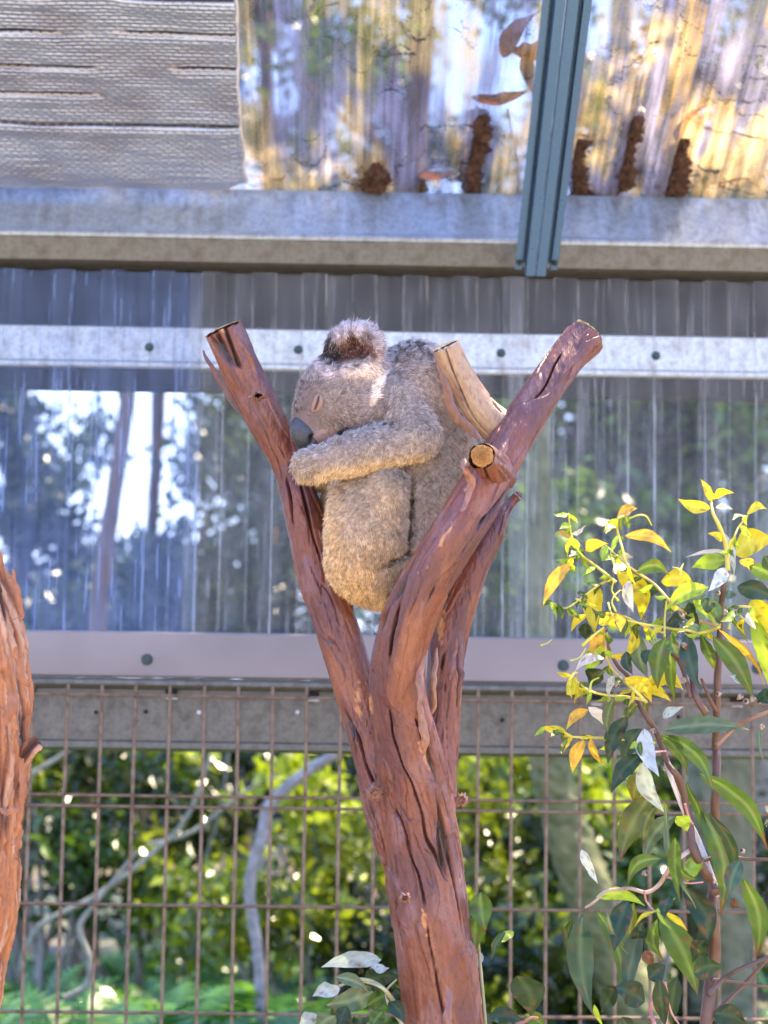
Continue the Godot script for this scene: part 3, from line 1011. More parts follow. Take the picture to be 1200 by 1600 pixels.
# a tree that stands at (x, z); trunk rises to the blobs
func tree(called: String, label: String, x: float, z: float, h: float, r: float, lean: float, blobs: Array, bark0: Color, bark1: Color, c0: Color, c1: Color, size := 1.0, group := "trees beyond the wall") -> Node3D:
	var y0 := ground_y(x, z) - 0.05
	var base := Vector3(x, y0, z)
	var t := thing(called, label, "tree", base, group)
	var pts := []
	var rad := []
	for k in 7:
		var f := k / 6.0
		pts.append(base + Vector3(lean * f + 0.06 * sin(f * 7.0 + x * 3.0), h * f, 0.05 * cos(f * 6.0 + z)))
		rad.append(r * (1.25 - 0.8 * f) * (1.3 if k == 0 else 1.0))
	obj("trunk", stem_world(pts, rad, bark0, bark1, x + z), M.vertex_matte, t)
	var bb := []
	for b in blobs:
		var c: Vector3 = Vector3(x, 0.15, z) + (b[0] as Vector3)
		bb.append([c, b[1], b[2]])
		var from: Vector3 = pts[clampi(int((c.y - y0) / h * 6.0) - 1, 1, 5)]
		var mid := from.lerp(c, 0.5) + Vector3(0, 0.12, 0)
		obj("limb", stem_world([from, mid, c, c + (c - from) * 0.25], [r * 0.5, r * 0.35, r * 0.2, r * 0.07], bark0, bark1, c.x, 8), M.vertex_matte, t)
		for e in 3:
			var tip: Vector3 = c + Vector3(rng.randf_range(-1, 1), rng.randf_range(-0.7, 1), rng.randf_range(-1, 1)) * (b[1] as Vector3) * 0.9
			obj("limb", stem_world([mid.lerp(c, 0.5), mid.lerp(tip, 0.6) + Vector3(0, 0.08, 0), tip], [r * 0.22, r * 0.15, r * 0.05], bark0, bark1, tip.x, 6), M.vertex_matte, t)
	if bb.size(): crown(t, bb, c0, c1, size)
	return t

func fern_mesh() -> ArrayMesh:
	var st := newst()
	for k in 9:
		var a := TAU * k / 9.0 + rng.randf() * 0.5
		var out := Vector3(cos(a), 0, sin(a))
		var side := Vector3(-sin(a), 0, cos(a))
		var L := rng.randf_range(0.32, 0.5)
		var prev := Vector3.ZERO
		for s in 14:
			var f := (s + 1) / 14.0
			var p := out * (L * f * 0.8) + Vector3.UP * (L * (0.95 * f - 0.75 * f * f))
			var pl := 0.10 * sin(PI * pow(f, 0.7)) + 0.01
			for sg in [-1.0, 1.0]:
				var q: Vector3 = p + side * sg * pl + out * 0.03 - Vector3.UP * 0.02
				var g := rng.randf_range(0.75, 1.2)
				st.set_color(Color(g, g, g))
				var w := (p - prev) * 0.42
				var tri3 := [p - w, q, p + w]
				var fnn: Vector3 = (tri3[2] - tri3[0]).cross(tri3[1] - tri3[0])
				if fnn.y < 0:
					tri3 = [p - w, p + w, q]
					fnn = -fnn
				st.set_normal((fnn.normalized() + Vector3.UP * 0.5).normalized())
				for v in tri3: st.add_vertex(v)
			prev = p
	return st.commit()

func woodland() -> void:
	cluster = leaf_cluster(16, 0.17, 0.085, 0.036)
	fern = fern_mesh()
	var grey0 := Color(0.20, 0.18, 0.15)
	var grey1 := Color(0.34, 0.32, 0.27)
	var brn0 := Color(0.10, 0.055, 0.03)
	var brn1 := Color(0.22, 0.13, 0.07)
	var g0 := Color(0.013, 0.030, 0.006)
	var g1 := Color(0.15, 0.27, 0.03)
	var y1 := Color(0.42, 0.52, 0.035)
	var bl0 := Color(0.020, 0.038, 0.020)
	var bl1 := Color(0.09, 0.14, 0.07)
	# trees one can tell apart by their trunks
	var t1 := thing("mossy_tree", "mossy green leaning tree trunk seen right of the perch, behind sheet and fence", "tree", Vector3.ZERO, "trees beyond the wall")
	t1.position = Vector3(wp(985, 1600, -6.6).x, 0, -6.6)
	var pts := []
	var rad := []
	for q in [[1050, 1800, 52], [1010, 1640, 46], [960, 1500, 40], [915, 1380, 37], [878, 1270, 34], [856, 1180, 30], [845, 1050, 24], [842, 900, 22], [841, 740, 20], [843, 600, 18], [838, 420, 15], [850, 200, 12]]:
		pts.append(wp(q[0], q[1], -6.6))
		rad.append(q[2] * 6.6 / F)
	obj("trunk", stem_world(pts, rad, Color(0.035, 0.055, 0.010), Color(0.20, 0.185, 0.085), 3.0, 24), M.vertex_matte, t1)
	crown(t1, [[Vector3(0.9, 4.3, -6.9), Vector3(0.9, 0.7, 0.7), 100], [Vector3(0.1, 4.8, -7.2), Vector3(0.8, 0.6, 0.6), 80]], g0, y1)
	var t2 := thing("lichened_tree", "wide pale lichen covered trunk behind the fence at lower right", "tree", Vector3(wp(1120, 1600, -7.2).x, 0, -7.2), "trees beyond the wall")
	pts = []
	rad = []
	for q in [[1125, 1900, 72], [1120, 1640, 62], [1118, 1450, 56], [1124, 1250, 53], [1142, 1080, 50], [1185, 930, 44], [1270, 740, 38], [1380, 500, 30]]:
		pts.append(wp(q[0], q[1], -7.2))
		rad.append(q[2] * 7.2 / F)
	obj("trunk", stem_world(pts, rad, Color(0.04, 0.05, 0.015), Color(0.22, 0.20, 0.12), 8.0, 26), M.vertex_matte, t2)
	crown(t2, [[Vector3(2.9, 4.6, -9.6), Vector3(0.9, 0.5, 0.6), 110], [Vector3(2.3, 2.5, -10.4), Vector3(0.7, 0.4, 0.5), 90]], bl0, g1)
	# pale bent branch
	pts = []
	rad = []
	for q in [[640, 1130, 9], [560, 1160, 10], [505, 1190, 11], [455, 1225, 12], [420, 1262, 13], [410, 1310, 13], [396, 1350, 12], [390, 1395, 12], [396, 1440, 12], [404, 1500, 11], [408, 1600, 12], [410, 1800, 13]]:
		pts.append(wp(q[0], q[1], -6.3))
		rad.append(q[2] * 0.72 * 6.3 / F)
	tag(obj("pale_bent_sapling", stem_world(pts, rad, Color(0.15, 0.145, 0.14), Color(0.32, 0.30, 0.30), 2.0), M.vertex_matte), "bare pale grey bent sapling behind the fence, left of the perch", "tree")
	pts = []
	rad = []
	for q in [[300, 1262, 14], [380, 1276, 16], [450, 1290, 17], [530, 1316, 18], [640, 1350, 18]]:
		pts.append(wp(q[0], q[1], -9.0))
		rad.append(q[2] * 9.0 / F)
	tag(obj("fallen_log", stem_world(pts, rad, Color(0.03, 0.012, 0.01), Color(0.07, 0.03, 0.02), 6.0), M.vertex_matte), "dark fallen log slanting behind the pale bent sapling", "log")
	# thin grey bare shrub stems, left
	var sh := [
		[[[-40, 1262, 6], [40, 1215, 7], [110, 1170, 6], [150, 1120, 5]], -6.4, "thin grey bare stem rising to the right, behind the fence's top left corner"],
		[[[30, 1520, 7], [60, 1450, 8], [150, 1400, 7], [230, 1340, 7], [290, 1280, 6], [330, 1180, 5]], -7.0, "long grey bare stem curving up through the left of the fence"],
		[[[100, 1560, 9], [135, 1540, 9], [140, 1500, 8], [125, 1450, 8], [150, 1410, 6], [215, 1330, 5]], -6.0, "hooked grey stem low at the left behind the fence"],
		[[[230, 1320, 5], [300, 1300, 6], [380, 1240, 6], [450, 1205, 5], [520, 1180, 5]], -7.4, "thin green grey stem crossing behind the pale bent sapling"],
		[[[300, 1500, 6], [310, 1400, 6], [325, 1330, 5], [345, 1260, 4], [360, 1150, 4]], -8.0, "slim upright grey stem just left of the pale bent sapling"],
		[[[700, 1560, 8], [790, 1490, 9], [860, 1500, 8], [920, 1540, 9]], -6.9, "low grey stem arching near the foot of the mossy trunk"]]
	for q in sh:
		pts = []
		rad = []
		for v in q[0]:
			pts.append(wp(v[0], v[1], q[1]))
			rad.append(v[2] * 0.6 * -q[1] / F)
		tag(obj("bare_stem", stem_world(pts, rad, Color(0.14, 0.14, 0.11), Color(0.28, 0.28, 0.22), pts[0].x, 10), M.vertex_matte), q[2], "bare stem", "bare stems behind the fence")
	# forest trees; blobs are relative to the base
	tree("gum_tree", "brown trunked gum tree behind the fence at far left", wp(140, 1400, -9.0).x, -9.0, 5.0, 0.038, 0.15, [[Vector3(-0.4, 4.3, 0.2), Vector3(0.9, 0.6, 0.6), 60], [Vector3(0.7, 5.0, 0), Vector3(0.8, 0.6, 0.6), 50]], Color(0.09, 0.05, 0.03), Color(0.17, 0.10, 0.06), g0, g1)
	tree("gum_tree", "dark trunked gum tree behind the sheet just left of the koala's branch", wp(385, 1000, -10.5).x, -10.5, 6.0, 0.055, 0.1, [[Vector3(-0.2, 2.3, 0.2), Vector3(0.8, 0.4, 0.5), 230], [Vector3(0.5, 3.1, 0.3), Vector3(0.9, 0.5, 0.5), 260], [Vector3(-0.9, 4.8, 0), Vector3(0.9, 0.7, 0.7), 90]], brn0, brn1, bl0, bl1)
	tree("gum_tree", "slim gum tree seen through the left sheet under the bright sky patch", wp(260, 1000, -12.0).x, -12.0, 6.5, 0.038, -0.2, [[Vector3(0.5, 2.5, 0), Vector3(0.9, 0.45, 0.5), 220], [Vector3(-0.7, 2.3, 0.2), Vector3(0.9, 0.4, 0.5), 170], [Vector3(-0.1, 3.9, 0.2), Vector3(0.8, 0.25, 0.5), 120], [Vector3(0.35, 3.3, 0.3), Vector3(0.5, 0.4, 0.4), 150], [Vector3(0.2, 5.4, 0), Vector3(1.1, 0.7, 0.7), 80]], brn0, brn1, g0, bl1)
	tree("gum_tree", "gum tree seen through the sheet at the far left edge", wp(20, 1000, -11.0).x, -11.0, 6.0, 0.06, 0.1, [[Vector3(0.0, 2.2, 0), Vector3(0.8, 0.4, 0.5), 210], [Vector3(0.0, 3.1, 0.2), Vector3(0.6, 0.4, 0.4), 190], [Vector3(0.2, 4.8, 0), Vector3(1.0, 0.8, 0.7), 90]], brn0, brn1, bl0, bl1)
	tree("broad_tree", "dense green tree behind the koala, between sheet and sky", wp(640, 1000, -9.5).x, -9.5, 5.2, 0.10, 0.0, [[Vector3(0.2, 2.6, 0), Vector3(0.7, 0.5, 0.5), 260], [Vector3(-0.1, 4.6, 0), Vector3(1.0, 0.8, 0.6), 110]], brn0, brn1, g0, g1)
	tree("broad_tree", "dense dark green tree filling the right sheet behind the mossy trunk", wp(960, 1000, -12.5).x, -12.5, 6.0, 0.13, 0.1, [[Vector3(0.0, 2.8, 0), Vector3(1.05, 0.8, 0.6), 520], [Vector3(0.7, 3.9, 0.1), Vector3(1.0, 0.6, 0.6), 380], [Vector3(-0.7, 3.5, 0.1), Vector3(0.6, 0.6, 0.5), 240], [Vector3(0.0, 4.5, 0), Vector3(1.0, 0.8, 0.6), 110]], grey0, grey1, bl0, g1, 1.25)
	tree("broad_tree", "dense green tree behind the sheet at the far right edge", wp(1180, 1000, -13.5).x, -13.5, 6.5, 0.14, 0.0, [[Vector3(0.0, 3.0, 0), Vector3(1.1, 1.0, 0.6), 520], [Vector3(0.1, 4.9, 0), Vector3(1.0, 0.8, 0.6), 110]], grey0, grey1, bl0, bl1)
	tree("tall_gum", "tall pale gum far behind, above the roof's middle", -0.6, -16.0, 10.0, 0.16, 0.4, [[Vector3(-0.8, 7.4, 0), Vector3(1.2, 0.9, 0.8), 200], [Vector3(1.0, 6.4, 0), Vector3(1.2, 0.8, 0.8), 200], [Vector3(0.3, 8.8, 0), Vector3(1.4, 1.0, 1.0), 200]], grey0, grey1, bl0, bl1, 1.3)
	tree("tall_gum", "tall pale gum far behind at right, above the roof corner", 2.6, -15.0, 9.5, 0.17, -0.3, [[Vector3(-0.5, 6.2, 0), Vector3(1.2, 0.9, 0.8), 200], [Vector3(0.6, 7.6, 0), Vector3(1.3, 0.9, 0.8), 200]], grey0, grey1, g0, y1, 1.3)
	# unseen gum, added with its crown shaped to shade koala and sill
	tree("added_shade_tree", "unseen gum added to shade the koala, its crown over the shed roof", 2.6, -7.8, 7.6, 0.17, -0.6, [[Vector3(-0.42, 7.15, 2.7), Vector3(0.52, 0.35, 0.75), 520], [Vector3(-1.6, 7.2, 2.7), Vector3(1.1, 0.5, 1.1), 520], [Vector3(-3.1, 7.4, 2.6), Vector3(1.1, 0.5, 1.1), 360], [Vector3(-1.6, 7.6, 1.2), Vector3(1.2, 0.5, 0.8), 330], [Vector3(-0.2, 7.1, 1.45), Vector3(1.2, 0.35, 0.42), 330]], grey0, grey1, g0, g1)
	# shrubs: [x px, y px of the middle, z, radii, clusters, colours, label]
	var shrubs := [
		[80, 1330, -7.8, Vector3(0.45, 0.38, 0.3), 130, g0, g1, "olive shrub behind the fence beside the stringy trunk"],
		[215, 1270, -8.2, Vector3(0.5, 0.42, 0.35), 150, g0, y1, "bright speckled shrub behind the fence at upper left"],
		[330, 1370, -8.6, Vector3(0.5, 0.4, 0.35), 150, g0, y1, "yellow green shrub behind the slim upright stem"],
		[470, 1400, -7.4, Vector3(0.42, 0.4, 0.3), 190, g0, y1, "leafy yellow green shrub right of the pale bent sapling"],
		[540, 1270, -8.2, Vector3(0.45, 0.35, 0.3), 130, g0, y1, "sunlit shrub left of the perch trunk, behind the log"],
		[770, 1330, -7.6, Vector3(0.36, 0.5, 0.3), 260, g0, y1, "sparkling yellow shrub right of the perch trunk"],
		[800, 1530, -6.9, Vector3(0.32, 0.28, 0.3), 200, g0, y1, "bright green shrub low at the right of the perch trunk"],
		[950, 1310, -7.9, Vector3(0.3, 0.55, 0.25), 200, g0, g1, "dark green shrub between the mossy and the lichened trunks"],
		[985, 1530, -7.0, Vector3(0.3, 0.35, 0.25), 190, g0, g1, "green shrub at the foot of the lichened trunk"],
		[40, 1170, -8.6, Vector3(0.5, 0.3, 0.3), 110, bl0, g1, "dark shrub behind the fence at its upper left corner"],
		[430, 1200, -9.4, Vector3(0.7, 0.35, 0.35), 160, g0, g1, "dark shrub under the purlin, left of the perch"],
		[680, 1190, -9.2, Vector3(0.8, 0.35, 0.35), 190, g0, g1, "dark shrub straight behind the fork of the perch"],
		[1170, 1350, -9.4, Vector3(0.5, 0.9, 0.4), 320, bl0, g1, "tall dark shrub behind the sapling at far right"]]
	for q in shrubs:
		var c := wp(q[0], q[1], q[2])
		var gy := ground_y(c.x, q[2])
		var s := thing("shrub", q[7], "shrub", Vector3(c.x, gy, q[2]), "shrubs behind the fence")
		for e in 4:
			var tip: Vector3 = c + Vector3(rng.randf_range(-0.8, 0.8), rng.randf_range(-0.3, 0.9), rng.randf_range(-0.6, 0.6)) * (q[3] as Vector3)
			obj("stem", stem_world([Vector3(c.x + rng.randf_range(-0.06, 0.06), gy - 0.03, q[2]), Vector3(c.x, gy, q[2]).lerp(tip, 0.55) + Vector3(rng.randf_range(-0.08, 0.08), 0, 0), tip], [0.016, 0.012, 0.004], brn0, grey1, tip.x, 7), M.vertex_matte, s)
		crown(s, [[c, (q[3] as Vector3) * 1.1, int(q[4] * 0.62)]], q[5], q[6], 0.85)
	# ferns and low green cover
	var xf := []
	var cols := []
	for k in 2600:
		var z := -5.9 - 4.6 * pow(rng.randf(), 1.2)
		var x := rng.randf_range(-0.30, 0.06) * -z if rng.randf() < 0.75 else rng.randf_range(-0.3, 0.3) * -z
		var gy := ground_y(x, z)
		var hgt := rng.randf_range(1.0, 2.0)
		var line: float = 1.55 + z * ((0.074 if x < -0.01 * -z else 0.095) + 0.035 * rng.randf())      # keep the tops below the shrubs
		hgt = clampf((line - gy) / 0.19, 0.5, 2.4) * rng.randf_range(0.7, 1.05)
		xf.append(Transform3D(Basis(Vector3(rng.randf_range(-0.4, 0.4), 1, rng.randf_range(-0.4, 0.4)).normalized(), rng.randf() * TAU).scaled(Vector3.ONE * lerpf(0.5, hgt, 0.7) * 0.72), Vector3(x, gy, z)))
		cols.append(Color(0.03, 0.11, 0.02).lerp(Color(0.12, 0.26, 0.05), rng.randf()))
	tag(scatter("fern_cover", fern, xf, cols, M.forest_leaf, null), "soft green ferns covering the ground behind the fence", "ferns", "", "stuff")
	# far wood that closes the view
	xf = []
	cols = []
	for k in 3600:
		var z := rng.randf_range(-19.0, -26.0)
		var x := rng.randf_range(-0.34, 0.34) * -z
		var top: float = 0.35 + 1.3 * (0.5 + nz[0].get_noise_2d(x * 0.5, 3.0)) + (1.3 if x > 0.8 else 0.0)
		var y := rng.randf() * maxf(top, 0.5)
		xf.append(Transform3D(rnd_basis(rng.randf_range(2.2, 3.6)), Vector3(x, ground_y(x, z) + y, z)))
		cols.append(Color(0.02, 0.035, 0.012).lerp(Color(0.07, 0.10, 0.03), rng.randf()))
	tag(scatter("far_wood", cluster, xf, cols, M.forest_leaf, null), "dark far-off wood closing the view between the trunks", "woodland", "", "stuff")

# ------------------------------------------------------------------ the forked tree that the koala sleeps in
func perch_tree() -> void:
	var t := thing("forked_perch_tree", "reddish brown forked tree trunk with sawn limbs, holding the sleeping koala", "tree", px(720, 1900, 3.16))
	var main := [[760, 3150, 3.20, 92], [735, 2500, 3.18, 80], [712, 1900, 3.17, 68], [697, 1650, 3.16, 62], [682, 1500, 3.15, 60], [671, 1400, 3.15, 60], [659, 1300, 3.15, 59], [645, 1210, 3.14, 53], [627, 1120, 3.12, 45], [622, 1060, 3.10, 41], [632, 990, 3.08, 39], [660, 918, 3.06, 38], [700, 850, 3.05, 38], [738, 790, 3.06, 38], [778, 722, 3.08, 35], [823, 652, 3.11, 30], [861, 595, 3.14, 27], [890, 556, 3.17, 28], [914, 530, 3.19, 31]]
	var main_part := obj("main_trunk", limb(main, 224, 0.0028, 0, 1.0, 1.4), M.bark, t)
	var left := [[668, 1450, 3.17, 30], [636, 1345, 3.165, 36], [611, 1268, 3.165, 37], [589, 1190, 3.175, 34], [566, 1110, 3.19, 33], [543, 1030, 3.20, 34], [521, 960, 3.21, 33], [500, 905, 3.22, 32], [485, 850, 3.23, 30], [470, 790, 3.24, 28], [454, 735, 3.25, 26], [433, 690, 3.25, 26], [405, 632, 3.25, 30], [378, 580, 3.25, 31], [350, 518, 3.25, 31]]
	var left_part := obj("left_limb", limb(left, 136, 0.0028, 0, 5.0, 0.5), M.bark, t)
	var rear := [[668, 1320, 3.19, 40], [672, 1240, 3.20, 38], [682, 1160, 3.22, 32], [691, 1090, 3.23, 27], [699, 1000, 3.25, 27], [716, 945, 3.26, 25], [742, 882, 3.27, 20], [768, 838, 3.28, 15], [784, 806, 3.29, 11], [798, 786, 3.30, 8], [808, 776, 3.30, 8]]
	var rear_part := obj("rear_limb", limb(rear, 110, 0.0028, 0, 9.0, 0.8), M.bark, t)
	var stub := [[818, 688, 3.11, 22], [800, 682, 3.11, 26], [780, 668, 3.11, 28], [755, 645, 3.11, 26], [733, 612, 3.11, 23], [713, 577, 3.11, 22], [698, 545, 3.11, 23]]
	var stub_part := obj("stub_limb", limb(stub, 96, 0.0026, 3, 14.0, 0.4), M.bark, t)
	var knob := [[782, 738, 3.08, 28], [768, 726, 3.03, 24], [758, 716, 2.985, 21], [754, 713, 2.968, 19]]
	var knob_part := obj("sawn_knob", limb(knob, 72, 0.002, 0, 17.0, 0.0), M.bark, t)
	# sawn ends
	var wood0 := Color(0.42, 0.24, 0.10)
	var wood1 := Color(0.62, 0.42, 0.22)
	for q in [[main, 31.5, wood1, Color(0.70, 0.58, 0.42), main_part], [left, 29.5, Color(0.30, 0.16, 0.08), Color(0.42, 0.26, 0.14), left_part], [rear, 7.4, Color(0.10, 0.04, 0.03), Color(0.2, 0.1, 0.07), rear_part], [stub, 22.0, wood0, wood1, stub_part], [knob, 17.5, Color(0.24, 0.095, 0.022), Color(0.40, 0.19, 0.05), knob_part]]:
		var pa: Array = q[0]
		var e: Array = pa[pa.size() - 1]
		var e2: Array = pa[pa.size() - 2]
		var c := px(e[0], e[1], e[2])
		var d := (c - px(e2[0], e2[1], e2[2])).normalized()
		obj("sawn_end", cut_end(c + d * 0.005, d, q[1] * e[2] / F, q[2], q[3], e[0]), M.vertex_matte, q[4])
	# peeling bark strips: [points with depth, widths px, label]
	var strips := [
		[[[655, 1110, 3.055], [657, 1070, 3.06], [660, 1030, 3.065], [664, 985, 3.075]], 12.0, Color(0.28, 0.13, 0.085)],
		[[[662, 1192, 3.10], [664, 1160, 3.075], [660, 1125, 3.08], [655, 1080, 3.085]], 13.0, Color(0.30, 0.14, 0.09)],
		[[[674, 1120, 3.165], [678, 1085, 3.16], [676, 1050, 3.165], [683, 1012, 3.18]], 11.0, Color(0.36, 0.19, 0.11)],
		[[[700, 1062, 3.175], [708, 1040, 3.17], [712, 1000, 3.185]], 10.0, Color(0.22, 0.10, 0.08)],
		[[[716, 1010, 3.18], [718, 1050, 3.17], [715, 1105, 3.175]], 9.0, Color(0.13, 0.05, 0.04)],
		[[[365, 512, 3.16], [380, 545, 3.165], [391, 565, 3.165], [402, 582, 3.17]], 9.0, Color(0.22, 0.08, 0.055)],
		[[[319, 548, 3.22], [330, 572, 3.21], [352, 610, 3.21], [370, 645, 3.215]], 8.0, Color(0.14, 0.055, 0.04)],
		[[[682, 565, 3.045], [694, 600, 3.04], [708, 640, 3.045], [738, 672, 3.05], [752, 690, 3.03]], 15.0, Color(0.20, 0.085, 0.05)],
		[[[727, 715, 2.995], [729, 735, 2.985], [736, 755, 2.99], [722, 800, 2.985]], 13.0, Color(0.30, 0.13, 0.08)],
		[[[800, 660, 3.02], [790, 690, 3.0], [778, 720, 2.985]], 9.0, Color(0.17, 0.065, 0.05)],
		[[[700, 1540, 3.04], [698, 1590, 3.03], [702, 1660, 3.03]], 12.0, Color(0.24, 0.10, 0.075)],
		[[[736, 1470, 3.07], [742, 1520, 3.06], [748, 1590, 3.06]], 12.0, Color(0.20, 0.08, 0.06)]]
	for k in strips.size():
		var q: Array = strips[k]
		var pts := []
		for v in q[0]: pts.append(px(v[0], v[1], v[2]))
		obj("bark_strip", strip(pts, q[1] * 2.7 / F, (q[2] as Color) * 0.85, k * 2.3), M.bark, t)
	# knots and small broken twigs
	var knots := [[403, 618, 3.147, 15, 9, "left"], [633, 1403, 2.988, 9, 9, "m"], [585, 1238, 3.10, 13, 15, "m"], [721, 1250, 3.085, 10, 12, "m"], [746, 702, 2.98, 6, 4, "m"]]
	for q in knots:
		obj("knot", knot(q[0], q[1], q[2], q[3], q[4]), M.bark, left_part if q[0] < 500 else main_part)

func strip(pts: Array, w: float, c: Color, sd: float) -> ArrayMesh:
	var rad := []
	for p in pts: rad.append(1.0)
	var S := spline(pts, rad, 14)
	var pos: PackedVector3Array = S[0]
	var P := PackedVector3Array()
	var C := PackedColorArray()
	var nu := 8
	var n := pos.size()
	for j in n:
		var t := (pos[mini(j + 1, n - 1)] - pos[maxi(j - 1, 0)]).normalized()
		var toward := (cp - pos[j]).normalized()
		var x := t.cross(toward).normalized()
		var z := x.cross(t)
		var f := float(j) / (n - 1)
		var hw := w * 0.5 * pow(maxf(sin(PI * clampf(f * 0.97 + 0.01, 0, 1)), 0.0), 0.7) * (1.0 + 0.5 * nz[1].get_noise_1d(f * 2.6 + sd)) + 0.0006
		for i in nu + 1:
			var e := float(i) / nu * 2 - 1
			var lift := 0.003 * sin(f * 7.0 + sd) - 0.45 * hw * e * e + 0.003 * maxf(0, f - 0.8) * 5.0
			var q := pos[j] + x * (hw * e + 0.005 * nz[0].get_noise_1d(f * 1.7 + sd * 3.0)) + z * lift
			P.append(q)
			C.append(c * (1.0 + 0.35 * n3(7, q * Vector3(120, 60, 120)) + 0.2 * n3(4, q * 40.0)))
	return grid(P, C, nu, n - 1, false, false)

func knot(x: float, y: float, d: float, rx: float, ry: float) -> ArrayMesh:
	var P := PackedVector3Array()
	var C := PackedColorArray()
	var m := 30
	var nr := 12
	var k := d / F
	for j in nr + 1:
		var f := float(j) / nr
		for i in m + 1:
			var a := TAU * (i % m) / m
			var wob := 1.0 + 0.55 * n3(1, Vector3(cos(a), sin(a), x) * 1.4)
			# a rim that stands proud, round a hollow
			var h := 0.010 * exp(-pow((f - 0.55) / 0.22, 2.0)) - (0.004 if x < 500 else -0.008) * sstep(0.45, 0.0, f) - 0.006 * sstep(0.7, 1.0, f)
			h += 0.003 * n3(5, Vector3(cos(a) * f * 6, sin(a) * f * 6, y))
			P.append(px(x + cos(a) * rx * f * wob, y + sin(a) * ry * f * wob, d - h))
			var c := Color(0.16, 0.06, 0.045).lerp(Color(0.30, 0.14, 0.09), clampf(0.5 + n3(4, Vector3(cos(a) * 3, sin(a) * 3, f * 4 + y)) * 1.5, 0, 1))
			c = c.lerp(Color(0.02, 0.01, 0.008) if x < 500 else Color(0.30, 0.17, 0.09), sstep(0.42, 0.2, f))
			C.append(c)
	return grid(P, C, m, nr, true, false)

# ------------------------------------------------------------------ stringybark trunk at the left edge
func stringy_trunk() -> void:
	var t := thing("stringybark_trunk", "shaggy orange brown stringybark trunk cut off by the left edge", "tree", px(-330, 2300, 3.1))
	var path := [[-330, 3050, 3.15, 120], [-200, 2300, 3.12, 90], [-105, 1700, 3.10, 76], [-66, 1520, 3.1, 68], [-42, 1420, 3.1, 66], [-32, 1330, 3.1, 64], [-25, 1240, 3.1, 63], [-20, 1150, 3.1, 62], [-20, 1075, 3.1, 61], [-27, 1000, 3.1, 60], [-42, 930, 3.1, 58], [-66, 860, 3.1, 56], [-120, 760, 3.1, 54], [-190, 640, 3.1, 50]]
	obj("trunk", limb(path, 190, 0.003, 1, 3.0, 0.6), M.stringy_bark, t)
	obj("broken_stub", limb([[22, 1208, 3.09, 16], [38, 1184, 3.08, 12], [50, 1168, 3.07, 10], [60, 1158, 3.07, 8]], 36, 0.003, 1, 8.0, 0.0), M.stringy_bark, t)
	for q in [[[[14, 1070, 3.00], [18, 1100, 2.995], [10, 1135, 2.99]], 16.0], [[[0, 1262, 2.99], [14, 1270, 2.98], [34, 1262, 2.985]], 10.0], [[[36, 1185, 3.03], [34, 1225, 3.03], [35, 1265, 3.035]], 10.0], [[[20, 890, 3.05], [30, 930, 3.04], [36, 965, 3.05]], 8.0], [[[8, 1330, 3.0], [4, 1380, 3.0], [6, 1420, 3.01]], 12.0], [[[24, 1010, 3.01], [30, 1050, 3.01], [44, 1075, 3.02]], 9.0]]:
		var pts := []
		for v in q[0]: pts.append(px(v[0], v[1], v[2]))
		obj("bark_strip", strip(pts, q[1] * 3.0 / F, Color(0.27, 0.105, 0.05), q[1]), M.stringy_bark, t)
	# loose fibres along the edge
	for k in 14:
		var y := rng.randf_range(900, 1420)
		var ex := 38.0 - absf(y - 1100) * 0.045
		var a := px(ex - rng.randf_range(2, 30), y, 3.05)
		var b := a + cb * Vector3(rng.randf_range(0.004, 0.016), rng.randf_range(-0.012, 0.012), rng.randf_range(0.0, 0.02))
		obj("bark_fibre", tube([a, a.lerp(b, 0.5) + Vector3(0, rng.randf_range(-0.003, 0.003), 0), b], [0.0009, 0.0007, 0.0003], 5, 3, 0.0, Color(0.2, 0.08, 0.04), Color(0.32, 0.15, 0.08)), M.stringy_bark, t)

# ------------------------------------------------------------------ the koala: one field of joined ellipsoids and tapered bones, in photo pixels about its own depth
const KD := 3.2
const KC := 5.0                      # cell size
var kf := PackedFloat32Array()       # field
var ko := Vector3(436, 1000, -150)   # corner: x right, y DOWN as in the photograph, z towards the viewer
var kn := Vector3i(66, 104, 62)

func kw(p: Vector3) -> Vector3:      # to the world
	var k := KD / F
	return cp + cb * Vector3((p.x - 600.0) * k, (800.0 - p.y) * k, -KD + p.z * k)

func kdir(v: Vector3) -> Vector3:
	return cb * Vector3(v.x, -v.y, v.z)

func smin(a: float, b: float, k: float) -> float:
	var h := maxf(k - absf(a - b), 0.0) / k
	return minf(a, b) - h * h * k * 0.25

func blend(lo: Vector3, hi: Vector3, k: float, dist: Callable, carve := false) -> void:
	var pad := k + KC * 3.0
	var i0 := ((lo - Vector3.ONE * pad - ko) / KC).floor()
	var i1 := ((hi + Vector3.ONE * pad - ko) / KC).ceil()
	for c in range(maxi(0, int(i0.z)), mini(kn.z - 1, int(i1.z)) + 1):
		for b in range(maxi(0, int(i0.y)), mini(kn.y - 1, int(i1.y)) + 1):
			var row := (c * kn.y + b) * kn.x
			for a in range(maxi(0, int(i0.x)), mini(kn.x - 1, int(i1.x)) + 1):
				var d: float = dist.call(ko + Vector3(a, b, c) * KC)
				if carve: kf[row + a] = -smin(-kf[row + a], d, k)
				else: kf[row + a] = smin(kf[row + a], d, k)

